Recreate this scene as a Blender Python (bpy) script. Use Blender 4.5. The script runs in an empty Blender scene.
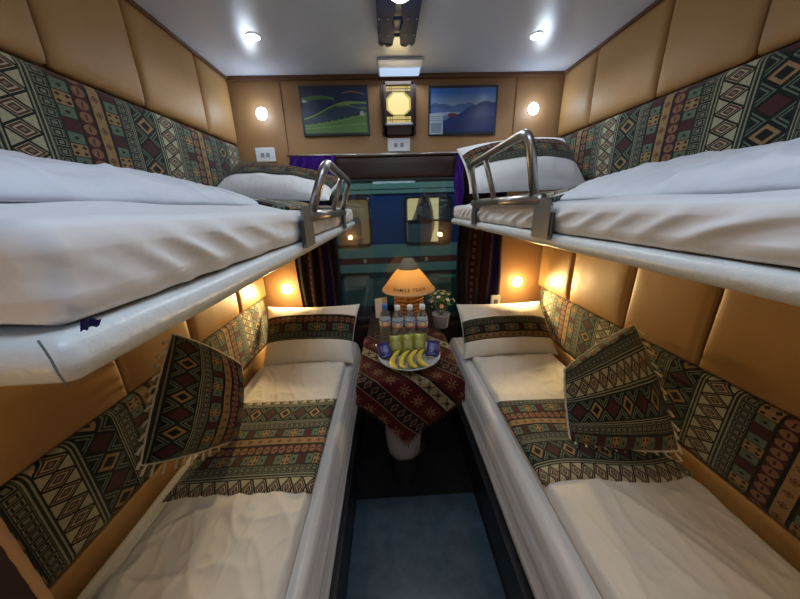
import bpy, bmesh, math, random
from math import sin, cos, pi, radians, sqrt, atan2, exp
from mathutils import Vector, Matrix, noise
random.seed(4)
SC = bpy.context.scene
COL = SC.collection
XL, XR, YB, ZC = -0.903, 1.097, 2.02, 2.174      # padding faces, rear wall, ceiling

# ------------------------------------------------------------------ linking
def link(name, me, mat=None, parent=None, smooth=True):
    o = bpy.data.objects.new(name, me)
    COL.objects.link(o)
    if mat is not None and not me.materials:
        me.materials.append(mat)
    if smooth:
        for p in me.polygons: p.use_smooth = True
    if parent is not None: o.parent = parent
    return o
def obj(name, bm, mat=None, parent=None, smooth=True, sharp=None):
    me = bpy.data.meshes.new(name)
    bm.normal_update(); bm.to_mesh(me); bm.free()
    o = link(name, me, mat, parent, smooth)
    if smooth and sharp is not None:
        try: me.set_sharp_from_angle(angle=radians(sharp))
        except Exception: pass
    return o
def tag(o, label, cat, group=None):
    o['label'] = label; o['category'] = cat
    if group: o['group'] = group
    return o
def thing(name, loc, label, cat, group=None, rot=(0, 0, 0)):
    o = bpy.data.objects.new(name, None); COL.objects.link(o)
    o.location = loc; o.rotation_euler = rot; o.empty_display_size = .05
    return tag(o, label, cat, group)
def struct(o): o['kind'] = 'structure'; return o
def kids(o): return [c for c in COL.objects if c.parent == o]
def dup(o, parent=None, loc=None, rot=None, label=None):
    c = o.copy(); COL.objects.link(c)
    if parent is not None: c.parent = parent
    if loc is not None: c.location = loc
    if rot is not None: c.rotation_euler = rot
    if label: c['label'] = label
    for k in kids(o): dup(k, c)
    return c
def rebase(o, L):
    """shift mesh of a world-coordinate mesh so its empty parent at L carries it"""
    o.data.transform(Matrix.Translation(-Vector(L))); return o

# ------------------------------------------------------------------ shapes
def quadgrid(bm, nu, nv, f, uvf=None, flip=False):
    uvl = bm.loops.layers.uv.verify()
    V = [[bm.verts.new(f(i/nu, j/nv)) for j in range(nv+1)] for i in range(nu+1)]
    for i in range(nu):
        for j in range(nv):
            q = [(i, j), (i+1, j), (i+1, j+1), (i, j+1)]
            if flip: q.reverse()
            fa = bm.faces.new([V[a][b] for a, b in q])
            for lp, (a, b) in zip(fa.loops, q):
                lp[uvl].uv = uvf(a/nu, b/nv) if uvf else (a/nu, b/nv)
    return V
def grid(nu, nv, f, uvf=None, flip=False):
    bm = bmesh.new(); quadgrid(bm, nu, nv, f, uvf, flip); return bm
def box(bm, lo, hi, bev=0, seg=2):
    r = bmesh.ops.create_cube(bm, size=1)['verts']
    for v in r:
        v.co = Vector([lo[k]+(v.co[k]+.5)*(hi[k]-lo[k]) for k in range(3)])
    if bev:
        es = list({e for v in r for e in v.link_edges})
        bmesh.ops.bevel(bm, geom=es, offset=bev, segments=seg, affect='EDGES', profile=.5)
    return bm
def boxes(*bs, bev=0):
    bm = bmesh.new()
    for lo, hi in bs: box(bm, lo, hi, bev)
    return bm
def rbox(lo, hi, r, n, disp=None, uvf=None):
    """rounded box with subdivision n=(nx,ny,nz) and optional displacement(p, normal)->Vector"""
    lo, hi = Vector(lo), Vector(hi); c = (lo+hi)/2; h = (hi-lo)/2
    bm = bmesh.new(); uvl = bm.loops.layers.uv.verify(); cache = {}
    def spaced(k, i, nn):      # concentrate samples near the rounded ends
        t = 2*i/nn-1; H = h[k]; rr = min(r, H*.999)
        m = max(2, int(nn*.14))
        if i <= m: return -H+rr*(1-cos(pi/2*i/m))
        if i >= nn-m: return H-rr*(1-cos(pi/2*(nn-i)/m))
        return -H+rr+(2*H-2*rr)*(i-m)/(nn-2*m)
    def vert(key):
        if key in cache: return cache[key]
        p = Vector([spaced(k, key[k], n[k]) for k in range(3)])
        q = Vector([max(-(h[k]-min(r, h[k])), min(h[k]-min(r, h[k]), p[k])) for k in range(3)])
        d = p-q
        nn = d.normalized() if d.length > 1e-9 else Vector((0, 0, 1))
        P = c+q+nn*min(r, max(d.length, 0)) if d.length < min(r, min(h)) else c+q+nn*r
        P = c+q+nn*r if d.length > 1e-9 else c+p
        if disp: P = P+disp(P, nn)
        cache[key] = bm.verts.new(P); return cache[key]
    for ax in range(3):
        a, b = [(1, 2), (2, 0), (0, 1)][ax]
        for side in (0, n[ax]):
            for i in range(n[a]):
                for j in range(n[b]):
                    ks = []
                    for da, db in ((0, 0), (1, 0), (1, 1), (0, 1)):
                        k = [0, 0, 0]; k[ax] = side; k[a] = i+da; k[b] = j+db; ks.append(tuple(k))
                    if side == 0: ks.reverse()
                    vs = [vert(k) for k in ks]
                    try: f = bm.faces.new(vs)
                    except ValueError: continue
                    if uvf:
                        for lp in f.loops: lp[uvl].uv = uvf(lp.vert.co)
    return bm
def tube(bm, pts, r, n=10, closed=False, cap=True):
    pts = [Vector(p) for p in pts]; m = len(pts); rings = []
    rf = r if callable(r) else (lambda t: r)
    up = Vector((0, 0, 1))
    for i, p in enumerate(pts):
        a = pts[(i-1) % m] if (closed or i > 0) else p
        b = pts[(i+1) % m] if (closed or i < m-1) else p
        t = (b-a).normalized()
        u = t.cross(up)
        if u.length < .05: u = t.cross(Vector((0, 1, 0)))
        u.normalize(); w = u.cross(t); R = rf(i/(m-1) if m > 1 else 0)
        rings.append([bm.verts.new(p+(u*cos(2*pi*k/n)+w*sin(2*pi*k/n))*R) for k in range(n)])
    for i in range(m if closed else m-1):
        A, B = rings[i], rings[(i+1) % m]
        for k in range(n): bm.faces.new([A[k], A[(k+1) % n], B[(k+1) % n], B[k]])
    if cap and not closed:
        bm.faces.new(rings[0][::-1]); bm.faces.new(rings[-1])
    return bm
def rounded(pts, r, k=6):
    """polyline with rounded corners"""
    pts = [Vector(p) for p in pts]; out = [pts[0]]
    for i in range(1, len(pts)-1):
        p = pts[i]; a = (pts[i-1]-p); b = (pts[i+1]-p)
        rr = min(r, a.length*.45, b.length*.45); A = p+a.normalized()*rr; B = p+b.normalized()*rr
        for j in range(k+1):
            t = j/k; out.append(A*(1-t)**2+p*2*t*(1-t)+B*t*t)
    out.append(pts[-1]); return out
def lathe(bm, prof, n=32, c=(0, 0, 0), wob=None):
    c = Vector(c); rings = []
    for r, z in prof:
        rings.append([bm.verts.new(c+Vector(((r*(wob(k/n, z) if wob else 1))*cos(2*pi*k/n), (r*(wob(k/n, z) if wob else 1))*sin(2*pi*k/n), z))) for k in range(n)])
    for A, B in zip(rings, rings[1:]):
        for k in range(n): bm.faces.new([A[k], A[(k+1) % n], B[(k+1) % n], B[k]])
    bm.faces.new(rings[0][::-1]); bm.faces.new(rings[-1]); return bm
def prism(bm, poly, o, ux, uy, d):
    """extrude 2-D polygon (a,b) placed at o+ux*a+uy*b by vector d"""
    o, ux, uy, d = map(Vector, (o, ux, uy, d))
    A = [bm.verts.new(o+ux*a+uy*b) for a, b in poly]; B = [bm.verts.new(v.co+d) for v in A]
    fs = [bm.faces.new(A), bm.faces.new(B[::-1])]; n = len(A)
    for k in range(n): fs.append(bm.faces.new([A[k], B[k], B[(k+1) % n], A[(k+1) % n]]))
    bmesh.ops.recalc_face_normals(bm, faces=fs); return bm
def ns(x, y=0, z=0, s=1.0): return noise.noise(Vector((x*s, y*s, z*s)))
def ridge(x, y, z=0): return 1-abs(noise.noise(Vector((x, y, z))))*2

# ------------------------------------------------------------------ materials
class E:
    def __init__(s, t, k): s.t, s.k = t, k
    def _b(s, o, op, r=False):
        n = s.t.nodes.new('ShaderNodeMath'); n.operation = op
        a, b = (o, s) if r else (s, o)
        for i, v in enumerate((a, b)):
            if isinstance(v, E): s.t.links.new(v.k, n.inputs[i])
            else: n.inputs[i].default_value = float(v)
        return E(s.t, n.outputs[0])
    def __add__(s, o): return s._b(o, 'ADD')
    def __sub__(s, o): return s._b(o, 'SUBTRACT')
    def __rsub__(s, o): return s._b(o, 'SUBTRACT', True)
    def __mul__(s, o): return s._b(o, 'MULTIPLY')
    def __truediv__(s, o): return s._b(o, 'DIVIDE')
    def lt(s, o): return s._b(o, 'LESS_THAN')
    def gt(s, o): return s._b(o, 'GREATER_THAN')
    def mx(s, o): return s._b(o, 'MAXIMUM')
    def mn(s, o): return s._b(o, 'MINIMUM')
    def _u(s, op):
        n = s.t.nodes.new('ShaderNodeMath'); n.operation = op; s.t.links.new(s.k, n.inputs[0]); return E(s.t, n.outputs[0])
    def fr(s): return s._u('FRACT')
    def fl(s): return s._u('FLOOR')
    def ab(s): return s._u('ABSOLUTE')
class Cc:
    """colour accumulator"""
    def __init__(s, t, col):
        n = t.nodes.new('ShaderNodeRGB'); n.outputs[0].default_value = (*col, 1); s.t, s.k = t, n.outputs[0]
    def over(s, mask, col):
        n = s.t.nodes.new('ShaderNodeMix'); n.data_type = 'RGBA'
        s.t.links.new(mask.k, n.inputs[0]); s.t.links.new(s.k, n.inputs[6])
        if isinstance(col, Cc): s.t.links.new(col.k, n.inputs[7])
        else: n.inputs[7].default_value = (*col, 1)
        s.k = n.outputs[2]; return s
def mat(name, col=(.5, .5, .5), rough=.6, metal=0, spec=.5, emit=None, estr=0, sheen=0, trans=0, coat=0, alpha=1):
    m = bpy.data.materials.new(name); m.use_nodes = True
    b = m.node_tree.nodes['Principled BSDF']; i = b.inputs
    i['Base Color'].default_value = (*col, 1); i['Roughness'].default_value = rough; i['Metallic'].default_value = metal
    i['Specular IOR Level'].default_value = spec
    i['Sheen Weight'].default_value = sheen; i['Transmission Weight'].default_value = trans; i['Coat Weight'].default_value = coat
    if emit: i['Emission Color'].default_value = (*emit, 1); i['Emission Strength'].default_value = estr
    m.diffuse_color = (*col, 1)
    return m
def P(m): return m.node_tree.nodes['Principled BSDF']
def nz(m, scale, detail=3, vec='Object', stretch=None, rough=.5):
    t = m.node_tree; tc = t.nodes.new('ShaderNodeTexCoord'); n = t.nodes.new('ShaderNodeTexNoise')
    n.inputs['Scale'].default_value = scale; n.inputs['Detail'].default_value = detail; n.inputs['Roughness'].default_value = rough
    src = tc.outputs[vec]
    if stretch:
        mp = t.nodes.new('ShaderNodeMapping'); mp.inputs['Scale'].default_value = stretch; t.links.new(src, mp.inputs[0]); src = mp.outputs[0]
    t.links.new(src, n.inputs['Vector']); return n
def bump(m, n, strength=.3, dist=.01, prev=None):
    t = m.node_tree; b = t.nodes.new('ShaderNodeBump'); b.inputs['Strength'].default_value = strength; b.inputs['Distance'].default_value = dist
    t.links.new(n.outputs[0] if not isinstance(n, E) else n.k, b.inputs['Height'])
    if prev: t.links.new(prev.outputs[0], b.inputs['Normal'])
    t.links.new(b.outputs[0], P(m).inputs['Normal']); return b
def vary(m, n, c1, c2, lo=.35, hi=.65):
    t = m.node_tree; r = t.nodes.new('ShaderNodeValToRGB'); r.color_ramp.elements[0].color = (*c1, 1); r.color_ramp.elements[1].color = (*c2, 1)
    r.color_ramp.elements[0].position = lo; r.color_ramp.elements[1].position = hi
    t.links.new(n.outputs[0], r.inputs[0]); t.links.new(r.outputs[0], P(m).inputs['Base Color']); return r
def uv(t):
    n = t.nodes.new('ShaderNodeUVMap'); s = t.nodes.new('ShaderNodeSeparateXYZ'); t.links.new(n.outputs[0], s.inputs[0])
    return E(t, s.outputs[0]), E(t, s.outputs[1])

K = dict(blk=(.013, .016, .014), cream=(.42, .39, .26), teal=(.125, .17, .118), mar=(.07, .022, .022), tan=(.32, .20, .09),
         org=(.36, .19, .06), pink=(.24, .125, .07), grn=(.022, .034, .024), gry=(.19, .19, .14), brn=(.10, .04, .028))
def kilim(name, warm=0.0):
    """woven band cloth: UV.x in pattern periods across the stripes, UV.y in periods along them"""
    m = mat(name, rough=.9, spec=.15, sheen=.15); t = m.node_tree; U, V = uv(t); u = U.fr(); V = V*1.2
    k = {a: tuple(c) for a, c in K.items()}
    acc = Cc(t, k['blk'])
    def rng(lo, hi): return u.gt(lo)*u.lt(hi)
    def met(lo, hi, rep, off=0.0):
        a = (u-(lo+hi)/2).ab()*(2/(hi-lo)); vv = V/rep+off; b = (vv.fr()-.5).ab()*2; return a, b, vv
    # cream lozenges
    lo, hi = 0, .16; a, b, vv = met(lo, hi, .11); d = a+b; c = Cc(t, k['cream'])
    c.over((d-1.0).ab().lt(.13), k['blk']).over(d.lt(.80), k['brn']).over(d.lt(.58), k['cream']).over(d.lt(.42), k['brn']).over(d.lt(.2), k['gry']).over(a.gt(.93), k['blk'])
    acc.over(rng(lo, hi), c)
    # border with pale cords
    for lo, hi in ((.16, .20), (.735, .76), (.96, 1.0)):
        a, b, vv = met(lo, hi, .03); c = Cc(t, k['grn']); c.over(a.lt(.78)*a.gt(.34), (.30, .29, .20)); acc.over(rng(lo, hi), c)
    # small squares
    for lo, hi in ((.20, .27), (.665, .735)):
        a, b, vv = met(lo, hi, .055); q = a.mx(b); c = Cc(t, k['blk'])
        c.over(q.lt(.8), k['gry']).over(q.lt(.6), k['blk']).over(q.lt(.36), k['gry']).over(a.gt(.92), k['teal']); acc.over(rng(lo, hi), c)
    # blocks
    for lo, hi, off in ((.275, .375, 0), (.56, .655, .4)):
        a, b, vv = met(lo, hi, .075, off); cell = (vv.fl()/4.0).fr(); q = a.mx(b)
        c = Cc(t, k['mar'])
        orn = Cc(t, k['grn']); orn.over((q-.62).ab().lt(.2), k['teal']).over((a+b-.5).ab().lt(.16), k['teal'])
        dots = Cc(t, k['tan']); dots.over(((a-.5).ab()+(b-.5).ab()).lt(.3), k['blk'])
        c.over(cell.gt(.2)*cell.lt(.3), orn).over(cell.gt(.45)*cell.lt(.55), dots).over(cell.gt(.7), orn).over(a.gt(.9), k['grn'])
        acc.over(rng(lo, hi), c)
    # ovals
    lo, hi = .38, .465; a, b, vv = met(lo, hi, .075); e = a*a+b*b*1.05; c = Cc(t, k['mar'])
    c.over(e.lt(.72), k['pink']).over((a.lt(.12))*(b.lt(.45)), k['mar']).over(a.gt(.93), k['blk']); acc.over(rng(lo, hi), c)
    # tan band
    lo, hi = .475, .55; a, b, vv = met(lo, hi, .1); d = a+b*1.2; c = Cc(t, k['tan'])
    c.over(d.lt(.62), k['brn']).over((d-.36).ab().lt(.07), k['tan']).over(a.gt(.88), k['blk']); acc.over(rng(lo, hi), c)
    # large lozenges
    lo, hi = .765, .955; a, b, vv = met(lo, hi, .17); d = a+b; par = (vv.fl()/2.0).fr().gt(.25)
    c = Cc(t, k['blk']); ring = Cc(t, k['tan']); ring.over(par, k['mar'])
    c.over((d-.6).ab().lt(.15), ring).over(par*d.lt(.5), k['mar']).over((d-.97).ab().lt(.06), k['blk']).over((d-1.16).ab().lt(.07), k['teal']).over((d-1.45).ab().lt(.07), k['teal']).over(a.gt(.94), k['grn'])
    acc.over(rng(lo, hi), c)
    n = nz(m, 60, 2, 'UV'); mx = t.nodes.new('ShaderNodeMix'); mx.data_type = 'RGBA'; mx.blend_type = 'MULTIPLY'; mx.inputs[0].default_value = .5
    t.links.new(acc.k, mx.inputs[6]); t.links.new(n.outputs[0], mx.inputs[7]); hs = t.nodes.new('ShaderNodeHueSaturation')
    hs.inputs['Value'].default_value = 1.25+warm; t.links.new(mx.outputs[2], hs.inputs['Color']); t.links.new(hs.outputs[0], P(m).inputs['Base Color'])
    w1 = nz(m, 350, 2, 'UV'); bump(m, w1, .35, .002)
    return m
M = {}
M['kilim'] = kilim('woven_band_cloth')
def leather(name, c1, c2):
    m = mat(name, c1, .50, spec=.4); n = nz(m, 2.5, 3); vary(m, n, c1, c2); b = bump(m, nz(m, 160, 2), .12, .002); bump(m, nz(m, 9, 3), .25, .008, b); return m
M['leather'] = leather('tan_leatherette', (.36, .20, .070), (.42, .235, .086))
M['backwall'] = leather('tan_wall_laminate', (.31, .165, .068), (.35, .19, .08))
P(M['backwall']).inputs['Roughness'].default_value = .5
def cotton(name, col, wr=.5, stripes=False, rough=.75):
    m = mat(name, col, rough, spec=.25, sheen=.25); t = m.node_tree
    a = bump(m, nz(m, 7, 4, stretch=(1.6, .7, 1)), wr, .03); bump(m, nz(m, 28, 3, stretch=(1, .5, 1)), wr*.5, .008, a)
    if stripes:
        tc = t.nodes.new('ShaderNodeTexCoord'); s = t.nodes.new('ShaderNodeSeparateXYZ'); t.links.new(tc.outputs['UV'], s.inputs[0])
        st = (E(t, s.outputs[0])*24.0).fr().gt(.5); c = Cc(t, col); c.over(st, tuple(v*.92 for v in col)); t.links.new(c.k, P(m).inputs['Base Color'])
        r = st*(-.25)+rough; t.links.new(r.k, P(m).inputs['Roughness'])
    return m
M['cotton'] = cotton('white_cotton', (.63, .64, .66), .35)
M['duvet'] = cotton('white_duvet_cotton', (.60, .63, .69), .55)
M['satin'] = cotton('striped_white_satin', (.66, .65, .64), .2, True, .5)
M['cream_cotton'] = cotton('cream_cotton', (.72, .69, .62), .35)
M['vinyl'] = mat('pearl_grey_vinyl', (.58, .62, .63), .36, spec=.5); bump(M['vinyl'], nz(M['vinyl'], 90, 3), .4, .003); 
M['ceiling'] = mat('grey_white_ceiling_laminate', (.60, .64, .73), .26, spec=.5); bump(M['ceiling'], nz(M['ceiling'], 3, 2), .05, .01)
M['steel'] = mat('polished_steel', (.42, .41, .39), .33, 1); M['dsteel'] = mat('dull_dark_steel', (.30, .30, .30), .35, .9)
def wood(name, c1, c2, rough=.35, st=(1, 8, 8)):
    m = mat(name, c1, rough, spec=.3); n = nz(m, 3, 4, stretch=st); vary(m, n, c1, c2); return m
M['dwood'] = wood('dark_red_brown_wood', (.016, .007, .006), (.032, .012, .009), .5)
M['bwood'] = wood('brown_trim_wood', (.10, .045, .022), (.15, .07, .035))
M['black'] = mat('black_plastic', (.012, .012, .015), .5)
M['wplastic'] = mat('white_plastic', (.72, .75, .78), .35)
M['iron'] = mat('dark_blue_lacquer', (.010, .028, .10), .6, spec=.2)
def floor_mat(name, c1, c2):
    m = mat(name, c1, .33, spec=.4); n = nz(m, 14, 6, rough=.65); vary(m, n, c1, c2, .4, .62); bump(m, n, .1, .004); return m
M['floor'] = floor_mat('dark_vinyl_floor', (.006, .008, .011), (.012, .014, .018))
M['mat'] = floor_mat('blue_grey_marbled_mat', (.040, .068, .100), (.06, .096, .135))
def glow(name, col, s): return mat(name, (0.02, .02, .02), .5, emit=col, estr=s)
M['lampw'] = glow('cool_lamp_glow', (.85, .93, 1), 22)
M['lampo'] = glow('warm_lamp_glow', (1, .74, .36), 20)
M['lampc'] = glow('ceiling_lamp_glow', (.95, 1, .95), 9)
M['stripl'] = glow('strip_lamp_glow', (.55, .74, 1), .85)
def curtainmat():
    m = mat('dark_purple_curtain', (.02, .008, .02), .85, sheen=.2, spec=.1); t = m.node_tree; U, V = uv(t); u = U.fr(); v = (V*26.0).fr()
    c = Cc(t, (.014, .009, .010)); c.over(u.gt(.25)*u.lt(.42), (.05, .012, .018)).over(u.gt(.31)*u.lt(.36)*v.gt(.4), (.20, .13, .10)).over(u.gt(.55)*u.lt(.63), (.07, .016, .02)).over(u.gt(.7)*u.lt(.88), (.028, .012, .10))
    t.links.new(c.k, P(m).inputs['Base Color']); return m
M['curtain'] = curtainmat()
M['purple'] = mat('bright_purple_cloth', (.075, .012, .30), .8, sheen=.3, spec=.1)
def tablecloth():
    m = mat('red_woven_tablecloth', rough=.95, spec=.1, sheen=.1); t = m.node_tree; U, V = uv(t); u = U.fr()
    acc = Cc(t, (.085, .012, .014))
    def fl(lo, hi, rep, off=0.):
        a = (u-(lo+hi)/2)*(2/(hi-lo)); b = ((V/rep+off).fr()-.5)*2; return a, b
    # flowers on red
    for lo, hi, rep, off, col in ((.02, .27, .25, 0, (.20, .10, .06)), (.50, .74, .25, .5, (.19, .08, .05))):
        a, b = fl(lo, hi, rep, off); A = a.ab(); B = b.ab()
        c = Cc(t, (.085, .012, .014)); c.over(((A-B).ab().lt(.13))*(A+B).lt(1.1)*(A+B).gt(.25), col).over((A.mn(B)).lt(.09)*(A.mx(B)).lt(.62), (.26, .15, .08)).over((A+B).lt(.14), (.05, .01, .02))
        acc.over(u.gt(lo)*u.lt(hi), c)
    lo, hi = .31, .47; a, b = fl(lo, hi, .17); A = a.ab(); B = b.ab(); c = Cc(t, (.36, .31, .20))
    c.over((A-B).ab().lt(.13)*(A.mx(B)).lt(.72), (.045, .02, .02)).over((A.mn(B)).lt(.07)*(A.mx(B)).lt(.5), (.045, .02, .02)).over(A.gt(.93), (.02, .01, .01)); acc.over(u.gt(lo)*u.lt(hi), c)
    lo, hi = .77, .99; a, b = fl(lo, hi, .12); A = a.ab(); B = b.ab(); c = Cc(t, (.022, .012, .014))
    c.over((A+B-.62).ab().lt(.12), (.20, .15, .11)).over((A+B).lt(.25), (.16, .02, .03)).over(A.gt(.9), (.30, .22, .12)); acc.over(u.gt(lo)*u.lt(hi), c)
    for x in (.29, .485): acc.over((u-x).ab().lt(.012), (.015, .008, .01))
    t.links.new(acc.k, P(m).inputs['Base Color']); bump(m, nz(m, 220, 2, 'UV'), .4, .002); return m
M['tcloth'] = tablecloth()
M['ceramic'] = mat('white_glazed_ceramic', (.36, .38, .42), .15, coat=.4)
M['banana'] = mat('ripe_banana_skin', (.55, .42, .05), .45)
M['bstem'] = mat('green_brown_banana_stem', (.25, .20, .05), .6)
M['pgreen'] = mat('yellow_green_foil', (.25, .25, .04), .35, .2); M['pblue'] = mat('navy_foil', (.012, .015, .10), .3, .2)
M['water'] = mat('clear_water_bottle', (.86, .9, .92), .05, trans=.92); P(M['water']).inputs['IOR'].default_value = 1.2
M['capb'] = mat('blue_bottle_cap', (.03, .14, .45), .4); M['capw'] = mat('white_bottle_cap', (.62, .70, .78), .4)
M['rattan'] = mat('honey_rattan', (.50, .25, .07), .5)
M['olive'] = mat('grey_green_fabric_cap', (.16, .16, .11), .9)
def shade():
    m = bpy.data.materials.new('pleated_lampshade_cloth'); m.use_nodes = True; t = m.node_tree; b = P(m)
    b.inputs['Base Color'].default_value = (.80, .50, .20, 1); b.inputs['Roughness'].default_value = .9
    tr = t.nodes.new('ShaderNodeBsdfTranslucent'); tr.inputs[0].default_value = (.95, .52, .16, 1); mx = t.nodes.new('ShaderNodeMixShader'); mx.inputs[0].default_value = .55
    out = t.nodes['Material Output']; t.links.new(b.outputs[0], mx.inputs[1]); t.links.new(tr.outputs[0], mx.inputs[2]); t.links.new(mx.outputs[0], out.inputs[0]); return m
M['shade'] = shade()
M['leaf'] = mat('leaf_green', (.11, .19, .035), .6); M['petal'] = mat('pale_petal', (.75, .62, .45), .6); M['petal2'] = mat('peach_petal', (.70, .30, .14), .6)
M['paper'] = mat('cream_card', (.80, .70, .52), .7)
M['ink'] = mat('dark_brown_ink', (.03, .012, .006), .8)
M['tassel'] = mat('ivory_cotton_yarn', (.70, .63, .50), .9)
M['pale'] = mat('pale_grey_bin_plastic', (.20, .20, .23), .45)
def flat(name, c, r=.4): return mat(name, c, r)

def glassmat():
    m = bpy.data.materials.new('window_glass'); m.use_nodes = True; t = m.node_tree; t.nodes.remove(P(m))
    g = t.nodes.new('ShaderNodeBsdfGlossy'); g.inputs['Roughness'].default_value = .01; tr = t.nodes.new('ShaderNodeBsdfTransparent'); tr.inputs[0].default_value = (.86, .93, .92, 1)
    f = t.nodes.new('ShaderNodeFresnel'); f.inputs[0].default_value = 1.65; mx = t.nodes.new('ShaderNodeMixShader')
    t.links.new(f.outputs[0], mx.inputs[0]); t.links.new(tr.outputs[0], mx.inputs[1]); t.links.new(g.outputs[0], mx.inputs[2]); t.links.new(mx.outputs[0], t.nodes['Material Output'].inputs[0]); return m
M['glass'] = glassmat()

# ------------------------------------------------------------------ room shell
YF = -.62
struct(obj('floor', boxes(((-.98, YF, -.05), (1.18, YB+.12, 0))), M['floor'], smooth=False))
struct(obj('ceiling', boxes(((-.98, YF, ZC), (1.18, YB+.12, ZC+.05))), M['ceiling'], smooth=False))
struct(obj('wall_left', boxes(((-1.0, YF, 0), (-.95, YB+.12, ZC))), M['backwall'], smooth=False))
struct(obj('wall_right', boxes(((1.145, YF, 0), (1.195, YB+.12, ZC))), M['backwall'], smooth=False))
WX0, WX1, WZ0, WZ1 = -.40, .53, .57, 1.74
struct(obj('wall_back', boxes(((-.95, YB, 0), (WX0, YB+.1, ZC)), ((WX1, YB, 0), (1.145, YB+.1, ZC)), ((WX0, YB, WZ1), (WX1, YB+.1, ZC))), M['backwall'], smooth=False))
struct(obj('trim_1', boxes(((WX0-.23, YB-.012, .0), (WX1+.22, YB+.1, WZ0))), M['dwood'], smooth=False))      # dark panel below the window
# corridor end behind the camera, with the open doorway
struct(obj('wall_front', boxes(((-.95, YF, 0), (-.28, YF+.05, ZC)), ((.52, YF, 0), (1.145, YF+.05, ZC)), ((-.28, YF, 1.98), (.52, YF+.05, ZC))), M['backwall'], smooth=False))
# ceiling edge mouldings
struct(obj('trim_2', boxes(((-.90, YB-.03, ZC-.022), (1.10, YB, ZC)), bev=.004), M['bwood'], smooth=False))
struct(obj('trim_3', boxes(((-.925, YF+.06, ZC-.016), (-.905, YB-.03, ZC)), bev=.003), M['bwood'], smooth=False))
struct(obj('trim_4', boxes(((1.10, YF+.06, ZC-.016), (1.12, YB-.03, ZC)), bev=.003), M['bwood'], smooth=False))
# faint board joints on the rear wall
struct(obj('trim_5', boxes(((-.617, YB-.003, 1.76), (-.613, YB, ZC-.022)), ((.822, YB-.003, 1.76), (.826, YB, ZC-.022))), M['bwood'], smooth=False))
# window
w = struct(thing('window_1', (0, YB+.05, 1.1), '', 'window')); del w['label']; del w['category']
def wpart(name, bm, m): o = obj(name, bm, m, w, smooth=False); rebase(o, w.location); return o
fr = .022
wpart('window_frame', boxes(((WX0, YB+.02, WZ0), (WX0+fr, YB+.09, WZ1)), ((WX1-fr, YB+.02, WZ0), (WX1, YB+.09, WZ1)), ((WX0, YB+.02, WZ0), (WX1, YB+.09, WZ0+.03)), ((WX0, YB+.02, WZ1-.03), (WX1, YB+.09, WZ1)), bev=.003), M['black'])
wpart('window_pane', boxes(((WX0+fr, YB+.055, WZ0+.03), (WX1-fr, YB+.059, WZ1-.03))), M['glass'])
wpart('window_sill', boxes(((WX0-.02, YB-.045, WZ0-.03), (WX1+.02, YB+.02, WZ0)), bev=.006), M['dwood'])
# blind box above the window
bl = thing('roller_blind', (.02, YB-.03, 1.6), 'dark brown roller blind box above the window with thin metal rail', 'blind')
b1 = rbox((-.32, YB-.055, 1.60), (.50, YB-.006, 1.725), .018, (8, 8, 8)); rebase(obj('blind_box', b1, M['dwood'], bl), bl.location)
bm = bmesh.new(); tube(bm, [(-.62, YB-.03, 1.747), (.62, YB-.03, 1.742)], .008, 10); rebase(obj('rail', bm, M['steel'], bl), bl.location)

# ------------------------------------------------------------------ padded wall panels
def panel(side, y0, y1, z0, z1, name, label, cat, group=None, m='leather', puff=.012, uvs=None, th=.045, r=.02):
    X = XL if side < 0 else XR
    lo = (X-th if side < 0 else X-.0, y0+.003, z0+.003); hi = (X if side < 0 else X+th, y1-.003, z1-.003)
    cy, cz, hy, hz = (y0+y1)/2, (z0+z1)/2, (y1-y0)/2, (z1-z0)/2
    sd = random.random()*50
    def disp(p, n):
        if abs(n.x) < .5 or (n.x > 0) != (side < 0): return Vector((0, 0, 0))
        s, t_ = (p.y-cy)/hy, (p.z-cz)/hz
        k = (max(0, 1-s**4)*max(0, 1-t_**4))**.5
        wr = .0022*ns(p.y*14, p.z*3, sd)*(abs(s)**3*2+.3)
        return Vector(((-side)*(puff*(k-1)+wr), 0, 0))
    bm = rbox(lo, hi, r, (4, 26, 18), disp, uvs)
    return tag(obj(name, bm, M[m]), label, cat, group)
US = [-.12, .25, .62, .98, 1.31, 1.71, 2.005]
where = ['second from the near end, beside the doorway', 'third from the near end', 'fourth back from the rear wall', 'third from the rear wall', 'second from the rear wall', 'at the rear wall corner']
where = ['sixth from the rear wall', 'fifth from the rear wall', 'fourth from the rear wall', 'third from the rear wall', 'second from the rear wall', 'last one against the rear wall']
for side, sn in ((-1, 'left'), (1, 'right')):
    for k in range(6):
        panel(side, US[k], US[k+1], 1.812, 2.168, 'padded_wall_panel', f'tan padded leatherette panel on upper {sn} wall, {where[k]}', 'wall panel', f'upper {sn} wall padding')
LS = [.05, .45, .86, 1.20, 1.63, 2.005]
for side, sn in ((-1, 'left'), (1, 'right')):
    for k in range(5):
        if side < 0 and k == 0: continue
        panel(side, LS[k], LS[k+1], .828, 1.30, 'padded_wall_panel', f'tan padded leatherette panel on {sn} wall under upper bunk, {where[k+1]}', 'wall panel', f'lower {sn} wall padding')
    y0 = .45 if side < 0 else .1
    panel(side, y0, 2.005, .002, .508, 'padded_skirting', f'long plain tan padded strip along {sn} wall between mattress and patterned band', 'wall panel', 'padded strips behind the lower mattresses', puff=.004)
PER = .53
def band(side, y0, y1, z0, z1, ph, flipu, label):
    s = -1 if flipu else 1
    panel(side, y0, y1, z0, z1, 'patterned_backrest', label, 'backrest', 'woven backrest bands on the side walls', 'kilim', .006, lambda p: (s*(p.y-ph)/PER, (p.z-.2)/PER), .0435, .021)
band(-1, -.12, 2.005, 1.53, 1.812, .93-.08*PER-.07-.02, False, 'geometric woven backrest band along left wall above the upper bunk')
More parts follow.
